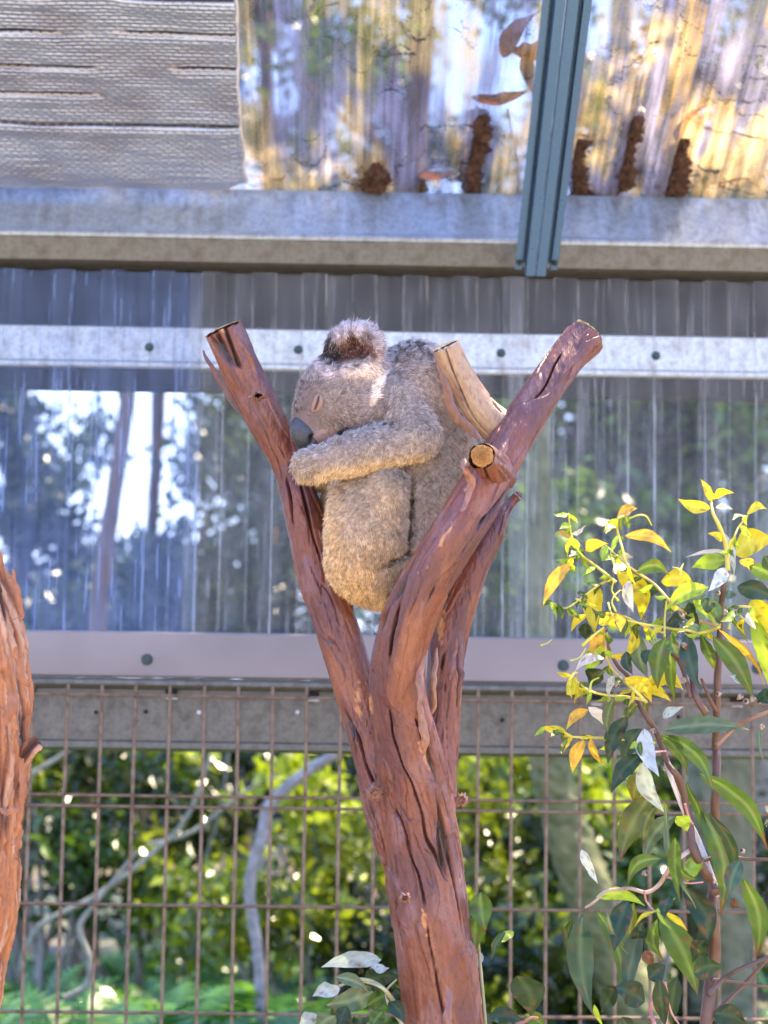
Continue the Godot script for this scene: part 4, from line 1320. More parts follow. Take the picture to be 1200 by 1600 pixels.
func ell(cx: float, cy: float, cz: float, rx: float, ry: float, rz: float, rot := 0.0, k := 10.0, carve := false, yaw := 0.0) -> void:
	var c := Vector3(cx, cy, cz)
	var r := Vector3(rx, ry, rz)
	var inv := (Basis(Vector3.BACK, deg_to_rad(-rot)) * Basis(Vector3.UP, deg_to_rad(yaw))).inverse()
	var big := maxf(rx, maxf(ry, rz))
	blend(c - Vector3.ONE * big, c + Vector3.ONE * big, k, func(p: Vector3) -> float:
		var q: Vector3 = inv * (p - c)
		var k0 := (q / r).length()
		var k1 := (q / (r * r)).length()
		return k0 * (k0 - 1.0) / maxf(k1, 1e-6), carve)

func bone(a: Vector3, b: Vector3, ra: float, rb: float, k: float) -> void:
	var r := maxf(ra, rb)
	var ab := b - a
	var l2 := ab.length_squared()
	blend(a.min(b) - Vector3.ONE * r, a.max(b) + Vector3.ONE * r, k, func(p: Vector3) -> float:
		var t := clampf((p - a).dot(ab) / l2, 0, 1)
		return p.distance_to(a + ab * t) - lerpf(ra, rb, t))

func kfield(p: Vector3) -> float:
	var q := (p - ko) / KC
	var i := Vector3i(clampi(int(q.x), 0, kn.x - 2), clampi(int(q.y), 0, kn.y - 2), clampi(int(q.z), 0, kn.z - 2))
	var f := q - Vector3(i)
	var s := 0.0
	for c in 2:
		for b in 2:
			for a in 2:
				s += kf[((i.z + c) * kn.y + i.y + b) * kn.x + i.x + a] * (f.x if a else 1 - f.x) * (f.y if b else 1 - f.y) * (f.z if c else 1 - f.z)
	return s

func knormal(p: Vector3) -> Vector3:
	var e := 3.0
	return Vector3(kfield(p + Vector3(e, 0, 0)) - kfield(p - Vector3(e, 0, 0)), kfield(p + Vector3(0, e, 0)) - kfield(p - Vector3(0, e, 0)), kfield(p + Vector3(0, 0, e)) - kfield(p - Vector3(0, 0, e))).normalized()

func kfront(x: float, y: float) -> Vector3:      # the skin facing the viewer at a pixel
	var z := 150.0
	while z > -120.0 and kfield(Vector3(x, y, z)) > 0.0: z -= 1.0
	return Vector3(x, y, z)

func near(p: Vector3, cx: float, cy: float, rx: float, ry: float, rot := 0.0) -> float:
	var q := Vector2(p.x - cx, p.y - cy).rotated(deg_to_rad(rot))
	return Vector2(q.x / rx, q.y / ry).length()

const EAR := Vector3(552, 546, 74)

# fur colour (linear) and length in pixels at a place on the skin
func fur_at(p: Vector3, n: Vector3) -> Array:
	var v := p * 0.012
	var grey := Color(0.250, 0.218, 0.202)
	var c := grey.lerp(Color(0.30, 0.245, 0.215), 0.5 + 0.5 * n3(0, v * 1.7))
	var len := 6.6
	# the back and arm are greyer, the rump and the underside of the limbs tan
	c = c.lerp(Color(0.52, 0.34, 0.155), 0.95 * sstep(815, 925, p.y + 18 * n3(1, v * 2)) * (1.0 - 0.55 * sstep(0.9, 0.4, near(p, 612, 905, 45, 32))))
	c = c.lerp(Color(0.50, 0.34, 0.17), 0.85 * sstep(555, 515, p.x) * sstep(740, 800, p.y))
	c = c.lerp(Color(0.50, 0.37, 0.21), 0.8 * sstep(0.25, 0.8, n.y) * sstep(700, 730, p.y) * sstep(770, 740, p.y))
	c = c.lerp(Color(0.38, 0.275, 0.165), 0.5 * sstep(730, 760, p.y) * sstep(660, 600, p.x))
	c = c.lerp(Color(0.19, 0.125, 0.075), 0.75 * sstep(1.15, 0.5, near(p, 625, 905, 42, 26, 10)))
	c = c.lerp(Color(0.20, 0.14, 0.10), 0.55 * sstep(1.15, 0.4, near(p, 590, 872, 50, 16, -10)))  # crease shade between thigh and rump, put into the fur colour
	c = c.lerp(Color(0.34, 0.27, 0.245), 0.6 * sstep(1.2, 0.5, near(p, 665, 590, 60, 60)))
	# head: even grey brown, browner towards the muzzle
	var hd := sstep(1.25, 1.0, near(p, 530, 620, 82, 70, 35))
	c = c.lerp(Color(0.215, 0.175, 0.165), hd * 0.8)
	c = c.lerp(Color(0.165, 0.125, 0.12), sstep(1.2, 0.5, near(p, 480, 640, 34, 42)) * 0.8)
	c = c.lerp(Color(0.34, 0.24, 0.215), sstep(1.15, 0.6, near(p, 510, 683, 20, 12, 25)))
	if near(p, 530, 620, 88, 72, 35) < 1.2: len = lerpf(5.0, 6.5, sstep(480, 560, p.x))
	if near(p, 485, 655, 40, 45) < 1.0: len = 3.4
	# white tuft of throat fur behind the cheek
	var wt := sstep(1.3, 0.75, near(p, 588, 608, 8, 30, -16))
	c = c.lerp(Color(0.66, 0.56, 0.47), wt)
	if wt > 0.4: len = 10.0
	# ear
	if p.y < 596 and near(p, 553, 551, 56, 48) < 1.1 and p.z > 40:
		var inner := sstep(1.08, 0.7, near(p, 547, 553, 45, 29, 14) + 0.25 * n3(2, p * 0.08))
		c = Color(0.36, 0.30, 0.30).lerp(Color(0.055, 0.024, 0.022).lerp(Color(0.105, 0.040, 0.034), sstep(0.0, 0.35, n3(5, p * 0.06))), inner)
		c = c.lerp(Color(0.022, 0.017, 0.018), sstep(1.25, 0.6, near(p, 519, 556, 14, 24)))
		c = c.lerp(Color(0.60, 0.49, 0.39), sstep(1.2, 0.6, near(p, 568, 584, 34, 17, -12)) * 0.9)
		len = 8.5 if inner < 0.5 else 5.0
		if p.y < 534 or p.x > 580: len = 10.5
	# paw
	c = c.lerp(Color(0.24, 0.195, 0.155), sstep(1.2, 0.5, near(p, 482, 732, 26, 26)) * 0.7)
	# coat partings and the thigh fold, their shade darkened into the fur colour
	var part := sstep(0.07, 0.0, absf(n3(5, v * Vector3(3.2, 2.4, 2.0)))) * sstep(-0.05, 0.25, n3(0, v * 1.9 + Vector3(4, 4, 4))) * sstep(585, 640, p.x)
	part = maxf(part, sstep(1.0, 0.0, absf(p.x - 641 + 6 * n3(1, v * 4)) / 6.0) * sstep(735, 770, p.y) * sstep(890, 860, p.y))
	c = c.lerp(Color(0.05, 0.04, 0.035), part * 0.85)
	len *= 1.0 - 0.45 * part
	var k := 1.0 + 0.10 * n3(3, v * 6.0) + 0.08 * n3(5, v * 22.0)
	k *= 1.50
	return [Color(c.r * k, c.g * k * 0.935, c.b * k * 0.895), len]

func koala() -> void:
	kf.resize(kn.x * kn.y * kn.z)
	kf.fill(60.0)
	ko.y = 490.0
	# trunk of the body
	ell(645, 742, -10, 97, 205, 84, 0, 12)
	ell(600, 690, 0, 75, 95, 78, 0, 30)
	ell(580, 800, -8, 66, 100, 66, 0, 30)
	ell(604, 884, 12, 88, 67, 82, 0, 30)
	ell(655, 610, 10, 62, 68, 72, 0, 30)
	# far side limbs, clasping the branch
	bone(Vector3(600, 690, -55), Vector3(486, 742, -62), 32, 25, 8)
	ell(560, 815, -62, 60, 88, 42, 6, 10)
	# head
	ell(534, 618, 34, 76, 63, 64, 40, 9)
	ell(560, 640, 62, 46, 42, 34, 20, 16)
	ell(556, 585, 40, 46, 42, 50, 0, 18)
	ell(494, 660, 34, 34, 36, 33, 30, 20)
	ell(512, 678, 44, 30, 18, 26, 20, 14)
	ell(496, 622, 60, 17, 21, 14, 20, 14)
	# ears
	ell(548, 556, -40, 40, 36, 18, 0, 8)
	ell(554, 549, 60, 45, 38, 24, 12, 8, false, -12)
	ell(548, 553, 90, 36, 27, 28, 12, 5, true, -12)
	# thigh and knee, foot tucked below
	ell(574, 822, 64, 63, 90, 60, -7, 4)
	ell(604, 770, 84, 32, 48, 42, -8, 14)
	ell(566, 880, 48, 54, 46, 50, 0, 18)
	# arm: shoulder, elbow, forearm, paw
	bone(Vector3(622, 636, 58), Vector3(650, 684, 96), 44, 34, 14)
	ell(622, 636, 48, 46, 50, 42, -10, 14)
	bone(Vector3(650, 688, 96), Vector3(548, 712, 108), 34, 30, 6)
	bone(Vector3(548, 713, 106), Vector3(493, 728, 94), 30, 25, 8)
	ell(490, 729, 90, 26, 25, 25, 0, 8)
	# deep folds: thigh against flank, elbow against ribs
	ell(640, 796, 84, 3, 60, 34, -5, 9, true)
	ell(618, 872, 84, 34, 4, 24, 24, 7, true)
	# knuckles of the closed paw
	for q in [[474, 720, 96], [471, 733, 94], [476, 746, 90]]: ell(q[0], q[1], q[2], 11, 8, 10, 0, 6)

	# surface nets
	var idx := PackedInt32Array()
	idx.resize(kf.size())
	idx.fill(-1)
	var V := PackedVector3Array()
	for c in kn.z - 1:
		for b in kn.y - 1:
			for a in kn.x - 1:
				var o := (c * kn.y + b) * kn.x + a
				var d := PackedFloat32Array([kf[o], kf[o + 1], kf[o + kn.x], kf[o + kn.x + 1], kf[o + kn.x * kn.y], kf[o + kn.x * kn.y + 1], kf[o + kn.x * kn.y + kn.x], kf[o + kn.x * kn.y + kn.x + 1]])
				var ins := 0
				for e in 8:
					if d[e] < 0: ins += 1
				if ins == 0 or ins == 8: continue
				var s := Vector3.ZERO
				var n := 0
				for e in 8:
					for ax in 3:
						var e2 := e | (1 << ax)
						if e2 == e or (d[e] < 0) == (d[e2] < 0): continue
						var t := d[e] / (d[e] - d[e2])
						var p := Vector3(e & 1, (e >> 1) & 1, (e >> 2) & 1)
						p[ax] = t
						s += p
						n += 1
				idx[o] = V.size()
				V.append(ko + (Vector3(a, b, c) + s / n) * KC)
	var I := PackedInt32Array()
	var st3 := [1, kn.x, kn.x * kn.y]
	for c in range(1, kn.z - 1):
		for b in range(1, kn.y - 1):
			for a in range(1, kn.x - 1):
				var o := (c * kn.y + b) * kn.x + a
				for ax in 3:
					var o2: int = o + st3[ax]
					if (kf[o] < 0) == (kf[o2] < 0): continue
					var u: int = st3[(ax + 1) % 3]
					var w: int = st3[(ax + 2) % 3]
					var q := [idx[o], idx[o - u], idx[o - u - w], idx[o - w]]
					if q.min() < 0: continue
					if kf[o] < 0: q.reverse()
					for e in [0, 1, 2, 0, 2, 3]: I.append(q[e])
	var N := PackedVector3Array()
	var C := PackedColorArray()
	var W := PackedVector3Array()
	for p in V:
		var n := knormal(p)
		N.append(kdir(n))
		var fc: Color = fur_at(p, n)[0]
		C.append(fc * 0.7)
		W.append(kw(p))
	var arr := []
	arr.resize(Mesh.ARRAY_MAX)
	arr[Mesh.ARRAY_VERTEX] = W
	arr[Mesh.ARRAY_NORMAL] = N
	arr[Mesh.ARRAY_COLOR] = C
	arr[Mesh.ARRAY_INDEX] = I
	for f in I.size() / 3:
		var i0 := I[f * 3]
		var i1 := I[f * 3 + 1]
		var i2 := I[f * 3 + 2]
		if (W[i2] - W[i0]).cross(W[i1] - W[i0]).dot(N[i0] + N[i1] + N[i2]) < 0:
			I[f * 3 + 1] = i2
			I[f * 3 + 2] = i1
	arr[Mesh.ARRAY_INDEX] = I
	var body := ArrayMesh.new()
	body.add_surface_from_arrays(Mesh.PRIMITIVE_TRIANGLES, arr)
	var k := thing("koala", "grey brown koala asleep, curled up between two limbs of the forked tree", "koala", kw(Vector3(600, 948, 0)))
	obj("body", body, M.skin_under_fur, k)

	# fur: tufts of five tapering hairs
	var hair := newst()
	for h in 5:
		var a := TAU * h / 5.0 + 0.4
		var base := Vector3(cos(a), 0, sin(a)) * 0.16
		var out := Vector3(cos(a), 0, sin(a)) * 0.14
		var side := Vector3(0.045, 0, 0.012 * sin(a * 2.0))
		var l := 0.75 + 0.25 * sin(h * 2.3)
		var p0 := base
		var p1 := base + out * 0.5 + Vector3(0, 0.55 * l, 0.02)
		var p2 := base + out * 1.3 + Vector3(0, l, -0.06)
		for tr in [[p0 - side, p1 - side * 0.8, p0 + side], [p0 + side, p1 - side * 0.8, p1 + side * 0.8], [p1 - side * 0.8, p2, p1 + side * 0.8]]:
			var fn: Vector3 = (tr[2] - tr[0]).cross(tr[1] - tr[0])
			if fn.z < 0: tr = [tr[0], tr[2], tr[1]]
			for v in tr:
				hair.set_normal(Vector3(0, 0.50, 0.86))
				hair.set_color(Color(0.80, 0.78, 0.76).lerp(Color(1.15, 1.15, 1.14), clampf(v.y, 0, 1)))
				hair.add_vertex(v)
	var hm := hair.commit()
	var acc := PackedFloat32Array()
	var total := 0.0
	for f in I.size() / 3:
		total += (V[I[f * 3 + 1]] - V[I[f * 3]]).cross(V[I[f * 3 + 2]] - V[I[f * 3]]).length() * 0.5
		acc.append(total)
	var xf := []
	var cols := []
	var kk := KD / F
	var want := 210000
	for h in want:
		var at := (h + rng.randf()) / want * total
		var f := acc.bsearch(at)
		f = clampi(f, 0, I.size() / 3 - 1)
		var r1 := sqrt(rng.randf())
		var r2 := rng.randf()
		var p := V[I[f * 3]] * (1 - r1) + V[I[f * 3 + 1]] * (r1 * (1 - r2)) + V[I[f * 3 + 2]] * (r1 * r2)
		if near(p, 479, 680, 23, 28, -20) < 1.0 and p.z > 20 and p.y < 705 and n3(2, p * 0.5) < 0.5: continue
		if near(p, 497, 635, 6.5, 14, -18) < 1.0 and p.z > 20: continue
		if near(p, 528, 681, 17, 6, -38) < 1.0 and p.z > 20: continue
		var n := knormal(p)
		if n.z < -0.45: continue
		var fa := fur_at(p, n)
		# lie of the coat: down and back over the body, back over the head, along the arm
		var flow := Vector3(0.25, 0.9, 0)
		if near(p, 530, 615, 95, 80, 35) < 1.0: flow = Vector3(0.85, -0.35, 0.1)
		elif p.y > 672 and p.y < 765 and p.x < 670 and p.z > 60: flow = Vector3(-0.5, 0.75, 0)
		elif p.x < 640 and p.y > 730: flow = Vector3(-0.2, 0.95, 0)
		var whirl := Vector3(n3(0, p * 0.03), n3(1, p * 0.03), n3(3, p * 0.03)) * 0.9
		var tuftd := Vector3(n3(5, p * 0.11), n3(2, p * 0.11), n3(5, p * 0.11 + Vector3(9, 9, 9))) * 0.7
		var jit := Vector3(rng.randfn(), rng.randfn(), rng.randfn()) * 0.20
		var up := 0.62
		if p.y < 598 and near(p, 553, 551, 58, 50) < 1.1 and p.z > 40:
			flow = (Vector3(p.x - 546, p.y - 556, 0) / 40.0) + Vector3(0.1, -0.1, 0.2)
			if near(p, 548, 553, 42, 28, 14) < 1.0: flow = Vector3(0.45, 0.8, 0.1)
			up = 0.40
		var t := (flow + whirl + tuftd)
		t = (t - n * t.dot(n)).normalized()
		var d := (t + n * up + jit).normalized()
		var zr := (n + Vector3(0, 0, 0.75)).normalized()
		var z := (zr - d * zr.dot(d))
		if z.length() < 0.05: continue
		z = z.normalized()
		var dw := kdir(d)
		var zw := kdir(z)
		var xw := dw.cross(zw)
		var l: float = fa[1] * kk * rng.randf_range(0.7, 1.3) * (1.0 + 0.35 * n3(2, p * 0.06)) * (1.7 if rng.randf() < 0.05 else 1.0)
		var wd := minf(l, 12.0 * kk)
		xf.append(Transform3D(Basis(xw * wd, dw * l, zw * wd), kw(p - n * 0.8)))
		var br := rng.randf_range(0.58, 1.50) * (1.0 + 0.16 * n3(5, p * 0.17) + 0.10 * n3(2, p * 0.07))
		# guard hairs with pale tips among a browner undercoat
		var c: Color = fa[0]
		if rng.randf() < 0.20: c = c.lerp(Color(0.55, 0.50, 0.46), 0.40)
		elif rng.randf() < 0.22: c = c.lerp(Color(0.06, 0.045, 0.04), 0.5)
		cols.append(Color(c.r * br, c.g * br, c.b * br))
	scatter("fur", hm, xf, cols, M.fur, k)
	koala_face(k)

func koala_face(k: Node3D) -> void:
	# nose: a leathery shield on the end of the muzzle
	var P := PackedVector3Array()
	var C := PackedColorArray()
	var m := 48
	var nr := 30
	for j in nr + 1:
		var ph := PI * j / nr
		for i in m + 1:
			var a := TAU * (i % m) / m
			var d := Vector3(sin(ph) * cos(a), -cos(ph), sin(ph) * sin(a))
			var r := Vector3(22, 28.5, 19)
			var sq := 1.0 + 0.10 * d.y      # broader below
			var q := Vector3(d.x * r.x, d.y * r.y, d.z * r.z * sq)
			q = q.rotated(Vector3.BACK, deg_to_rad(-24))
			var p := Vector3(478, 679, 53) + q
			# nostrils
			var nos := sstep(1.0, 0.5, Vector2((p.x - 490) / 6.0, (p.y - 688) / 8.0).length()) if p.z > 40 else 0.0
			p -= Vector3(d.x, d.y, d.z) * nos * 4.0
			p += d * (0.25 * n3(5, d * 14.0) + 0.35 * n3(1, d * 5.0))
			P.append(kw(p))
			var c := Color(0.046, 0.044, 0.050).lerp(Color(0.026, 0.024, 0.027), clampf(0.5 + n3(4, d * 6.0), 0, 1))
			c = c.lerp(Color(0.20, 0.12, 0.11), sstep(8, 17, q.x) * sstep(-4, 10, q.y) * 0.6)
			C.append(c.lerp(Color(0.008, 0.006, 0.006), nos))
	var nm := mat("nose_leather", Color(1, 1, 1), 0.42, 0.0, true)
	nm.heightmap_enabled = true
	nm.heightmap_texture = ntex(FastNoiseLite.TYPE_CELLULAR, 0.09, [], 256, 2, 5)
	nm.heightmap_scale = 0.05
	tri(nm, Vector3(9, 9, 9))
	obj("nose", grid(P, C, m, nr, true, false), nm, k)
	# closed eye: a soft pinkish lid rim round a dark slit, on the skin
	var st := []
	for g in 2:
		P = PackedVector3Array()
		C = PackedColorArray()
		var nv := 20
		var nu := 14
		for j in nv + 1:
			var s := float(j) / nv * 2 - 1
			for i in nu + 1:
				var e := float(i) / nu * 2 - 1
				var wdt := 7.5 * sqrt(maxf(0.0, 1.0 - s * s)) + 0.4
				var q := Vector2(e * wdt + 2.2 * (1 - s * s), s * 14.5).rotated(deg_to_rad(18))
				var p := kfront(497 + q.x, 634 + q.y)
				var lid := 2.0 * (1.0 - e * e) * (1 - s * s) + 1.2 * (1 - absf(e))
				var slit := exp(-pow((e + 0.05) / 0.26, 2.0)) * sstep(1.0, 0.6, absf(s))
				p.z += 1.6 + lid - slit * 1.4
				P.append(kw(p))
				var c := Color(0.30, 0.165, 0.115).lerp(Color(0.27, 0.17, 0.125), absf(e))
				c = c.lerp(Color(0.24, 0.165, 0.14), sstep(0.45, 1.0, maxf(absf(e), absf(s))))
				C.append(c.lerp(Color(0.045, 0.014, 0.012), clampf(slit * 1.2, 0, 1)))
		if g == 0: st.append(grid(P, C, nu, nv, false, true))
	obj("closed_eye", st[0], M.vertex_matte, k)
	# mouth line
	var pts := []
	var rad := []
	for q in [[503, 700], [512, 696], [521, 690], [530, 681], [538, 675], [546, 672]]:
		var p := kfront(q[0], q[1])
		p.z += 1.5
		pts.append(kw(p))
		rad.append(0.0034 if q[0] > 505 else 0.0008)
	obj("mouth", tube(pts, rad, 8, 4, 0.0, Color(0.018, 0.01, 0.01), Color(0.03, 0.015, 0.014)), M.vertex_matte, k)

# ------------------------------------------------------------------ the leafy gum saplings in front
# leaf rows: [base x, base y, tip x, tip y, width, kind, bend, turn] in units of an enlarged crop of the photograph
func leaf_kind(k: String) -> Array:      # blade, tip, midrib (linear)
	match k:
		"orange": return [Color(0.60, 0.34, 0.04), Color(0.45, 0.40, 0.03), Color(0.70, 0.45, 0.10)]
		"yellow": return [Color(0.62, 0.50, 0.02), Color(0.60, 0.42, 0.02), Color(0.72, 0.62, 0.08)]
		"lime": return [Color(0.30, 0.42, 0.03), Color(0.35, 0.40, 0.04), Color(0.45, 0.52, 0.10)]
		"pale": return [Color(0.62, 0.55, 0.50), Color(0.60, 0.45, 0.35), Color(0.66, 0.60, 0.52)]
		"white": return [Color(0.50, 0.53, 0.56), Color(0.48, 0.50, 0.50), Color(0.58, 0.60, 0.56)]  # glare on the leaf, painted as blade colour
		"green": return [Color(0.070, 0.130, 0.018), Color(0.12, 0.10, 0.02), Color(0.24, 0.32, 0.09)]
		"red": return [Color(0.070, 0.130, 0.018), Color(0.16, 0.025, 0.012), Color(0.24, 0.32, 0.09)]
		"dark": return [Color(0.022, 0.046, 0.016), Color(0.035, 0.045, 0.018), Color(0.07, 0.11, 0.045)]
		"blue": return [Color(0.036, 0.075, 0.052), Color(0.05, 0.07, 0.05), Color(0.10, 0.15, 0.10)]
		"ice": return [Color(0.36, 0.42, 0.46), Color(0.36, 0.42, 0.44), Color(0.46, 0.52, 0.52)]
		"grey": return [Color(0.105, 0.150, 0.080), Color(0.22, 0.20, 0.10), Color(0.28, 0.34, 0.22)]
		"olive": return [Color(0.12, 0.135, 0.018), Color(0.13, 0.03, 0.015), Color(0.28, 0.29, 0.08)]
	return [Color(0.15, 0.06, 0.03), Color(0.10, 0.04, 0.02), Color(0.2, 0.1, 0.05)]

func leaves(rows: Array, ox: float, oy: float, sc: float, d0: float, d1: float, parent: Node3D, sd: float) -> void:
	for k in rows.size():
		var q: Array = rows[k]
		var d := lerpf(d0, d1, fposmod(sin(k * 12.9898 + sd) * 43758.5453, 1.0))
		var dt := d + 0.03 * sin(k * 3.7 + sd)
		var b := px(ox + q[0] / sc, oy + q[1] / sc, d)
		var t := px(ox + q[2] / sc, oy + q[3] / sc, dt)
		var w: float = q[4] / sc * d / F * 1.12
		var y := (t - b).normalized()
		var ang := deg_to_rad(q[7] if q.size() > 7 else 30.0 * sin(k * 5.1 + sd))
		var face := (cp - b).normalized().rotated(y, ang)
		var kc := leaf_kind(q[5])
		obj("leaf", leaf(b, t, w, face, q[6], 0.22 + 0.12 * sin(k * 2.2), 0.05 * sin(k * 1.3), kc[0], kc[1], kc[2], k * 1.37 + sd), M.gum_leaf, parent)

func twig(pl: Array, ox: float, oy: float, sc: float, d: float, r0: float, r1: float, c0: Color, c1: Color, parent: Node3D, called := "twig", bump := 0.10) -> void:
	var pts := []
	var rad := []
	for k in pl.size():
		var q: Array = pl[k]
		pts.append(px(ox + q[0] / sc, oy + q[1] / sc, d + 0.012 * sin(k * 1.9 + pl[0][0])))
		rad.append(lerpf(r0, r1, float(k) / (pl.size() - 1)) / sc * d / F)
	obj(called, tube(pts, rad, 9, 6, bump, c0, c1, pl[0][0] * 0.1), M.vertex_satin, parent)

func nut(x: float, y: float, d: float, r: float, dir: Vector3, parent: Node3D) -> void:
	var P := PackedVector3Array()
	var C := PackedColorArray()
	var c := px(x, y, d)
	var rr := r * d / F
	var u := dir.cross(Vector3(0.3, 0.5, 0.8)).normalized()
	var v := dir.cross(u)
	var prof := [[-1.6, 0.15], [-1.0, 0.45], [-0.4, 0.9], [0.2, 1.0], [0.7, 0.8], [0.8, 0.75], [0.72, 0.5], [0.5, 0.3], [0.4, 0.05]]
	for j in prof.size():
		for i in 13:
			var a := TAU * (i % 12) / 12.0
			P.append(c + (dir * prof[j][0] + (u * cos(a) + v * sin(a)) * prof[j][1]) * rr)
			C.append(Color(0.17, 0.11, 0.08).lerp(Color(0.32, 0.24, 0.18), 0.5 + 0.5 * sin(j * 2.0 + i)) if j < 6 else Color(0.05, 0.03, 0.02))
	obj("gum_nut", grid(P, C, 12, prof.size() - 1, true, false), M.vertex_satin, parent)

func sapling() -> void:
	var s := thing("gum_sapling", "leafy gum sapling with yellow young shoots and long green leaves, at right", "sapling", px(1090, 1800, 3.08), "gum saplings")
	var br0 := Color(0.065, 0.03, 0.02)
	var br1 := Color(0.14, 0.065, 0.042)
	var ys0 := Color(0.42, 0.34, 0.05)
	var ys1 := Color(0.60, 0.52, 0.10)
	var ro0 := Color(0.26, 0.14, 0.08)
	var S := 3.158
	# main stem and its forks (photo pixels)
	twig([[1085, 2900], [1090, 2200], [1096, 1750], [1100, 1640], [1103, 1595], [1112, 1520], [1117, 1468], [1112, 1420], [1116, 1373], [1116, 1300], [1118, 1247], [1120, 1190], [1119, 1163], [1120, 1100], [1122, 1037], [1125, 985], [1127, 942], [1131, 915], [1137, 891]], 0, 0, 1.0, 3.12, 12.0, 4.0, br0, br1, s, "stem", 0.16)
	twig([[1137, 891], [1134, 853], [1125, 825], [1114, 802], [1111, 785], [1110, 767]], 0, 0, 1.0, 3.10, 4.0, 1.8, Color(0.45, 0.36, 0.05), ys1, s, "shoot")
	twig([[1118, 1395], [1110, 1375], [1099, 1357], [1083, 1326], [1076, 1278], [1064, 1225], [1052, 1205], [1042, 1190], [1026, 1145], [1010, 1120], [996, 1095], [985, 1062], [965, 1040], [950, 1010], [948, 985]], 0, 0, 1.0, 3.09, 7.5, 2.2, br0, br1, s, "branch", 0.16)
	twig([[1122, 1400], [1106, 1352], [1090, 1310], [1070, 1270], [1052, 1225], [1040, 1190]], 0, 0, 1.0, 3.11, 5.0, 3.5, Color(0.50, 0.42, 0.40), Color(0.68, 0.60, 0.58), s, "branch")
	twig([[1092, 1345], [1130, 1338], [1165, 1342], [1215, 1343]], 0, 0, 1.0, 3.1, 4.0, 2.5, br0, br1, s)
	twig([[1083, 1326], [1062, 1340], [1045, 1358], [1030, 1382], [1010, 1394], [985, 1388], [965, 1390], [947, 1392], [930, 1408], [915, 1418]], 0, 0, 1.0, 3.08, 4.2, 2.0, ro0, Color(0.5, 0.36, 0.28), s)
	twig([[1119, 1165], [1150, 1135], [1180, 1120], [1220, 1105]], 0, 0, 1.0, 3.08, 4.0, 2.5, ro0, br1, s)
	twig([[1120, 1112], [1108, 1090], [1096, 1060]], 0, 0, 1.0, 3.1, 3.5, 2.5, br0, br1, s)
	twig([[1103, 1115], [1088, 1090], [1080, 1055], [1074, 1030], [1070, 1005]], 0, 0, 1.0, 3.06, 5.5, 3.0, br0, br1, s)
	twig([[1106, 1555], [1130, 1530], [1160, 1512], [1215, 1490]], 0, 0, 1.0, 3.1, 4.0, 3.0, Color(0.05, 0.03, 0.025), Color(0.10, 0.06, 0.05), s)
	twig([[1112, 1530], [1150, 1535], [1215, 1545]], 0, 0, 1.0, 3.12, 3.0, 2.0, br0, br1, s)
	twig([[1098, 1600], [1130, 1570], [1160, 1540], [1200, 1498]], 0, 0, 1.0, 3.14, 3.5, 3.0, Color(0.10, 0.06, 0.05), br1, s)
	twig([[1080, 1090], [1064, 1040], [1050, 1022]], 0, 0, 1.0, 3.06, 3.5, 2.5, br0, br1, s)
	# thin twigs (first enlarged crop)
	for q in [
		[[[960, 820], [905, 840], [850, 850], [800, 835], [740, 832], [680, 820], [600, 808], [500, 785], [400, 760], [320, 715], [250, 680]], 9, 4],
		[[[965, 810], [900, 800], [830, 775], [760, 730], [700, 675], [640, 610], [575, 565], [510, 520], [455, 470], [400, 420]], 9, 5],
		[[[500, 510], [480, 430], [462, 370], [455, 320], [460, 285], [490, 270]], 7, 4],
		[[[690, 850], [620, 830], [560, 800], [500, 770], [440, 755]], 6, 4],
		[[[450, 600], [420, 575], [350, 520], [285, 470], [250, 430], [232, 375], [222, 320], [215, 260]], 8, 4],
		[[[420, 590], [370, 610], [300, 660], [210, 725], [160, 710], [125, 695]], 6, 3],
		[[[285, 470], [240, 480], [222, 500]], 5, 3],
		[[[640, 1390], [560, 1385], [440, 1370], [330, 1365], [230, 1360], [190, 1335], [100, 1312]], 8, 4],
		[[[590, 1180], [500, 1165], [400, 1155], [320, 1135], [265, 1095], [240, 1070]], 8, 4],
		[[[600, 1190], [540, 1130], [480, 1080], [420, 1010], [400, 940], [400, 850]], 9, 5],
		[[[1000, 500], [1010, 440], [1035, 370], [1060, 320], [1100, 270]], 7, 4],
		[[[1005, 830], [1030, 740], [1060, 720], [1120, 722]], 7, 5],
		[[[1040, 745], [1080, 780], [1110, 790]], 5, 3],
		[[[690, 870], [690, 780], [700, 690]], 6, 4],
		[[[800, 1000], [760, 970], [715, 930]], 8, 6]]:
		twig(q[0], 820, 720, S, 3.07, q[1], q[2], ys0 if q[2] < 5 else ro0, ys1 if q[2] < 6 else br1, s)
		# small new leaves along the shoot
		if q[2] <= 5:
			var rows := []
			for v in q[0].slice(1):
				for e in 2:
					var a := rng.randf_range(-0.6, 2.6)
					var ln := rng.randf_range(45, 105)
					rows.append([v[0] + rng.randf_range(-8, 8), v[1], v[0] - cos(a) * ln * 0.9, v[1] + sin(a) * ln, rng.randf_range(18, 36), ["yellow", "lime", "lime", "green", "green"][rng.randi() % 5], rng.randf_range(-0.16, 0.16), rng.randf_range(5, 40)])
			leaves(rows, 820, 720, S, 3.03, 3.12, s, q[0][0][0] * 0.01)
	for q in [
		[[[700, 790], [740, 800], [800, 820], [880, 815]], 6, 4], [[[590, 860], [600, 910], [640, 960]], 6, 4],
		[[[640, 1516], [620, 1440], [650, 1360], [690, 1330]], 10, 6], [[[690, 1516], [700, 1400], [690, 1310]], 14, 9],
		[[[690, 1330], [720, 1450], [760, 1516]], 6, 4], [[[640, 175], [690, 170], [715, 178]], 5, 3], [[[790, 430], [810, 500], [830, 530]], 7, 5]]:
		twig(q[0], 820, 1120, S, 3.06, q[1], q[2], Color(0.40, 0.13, 0.12), Color(0.50, 0.26, 0.22), s)
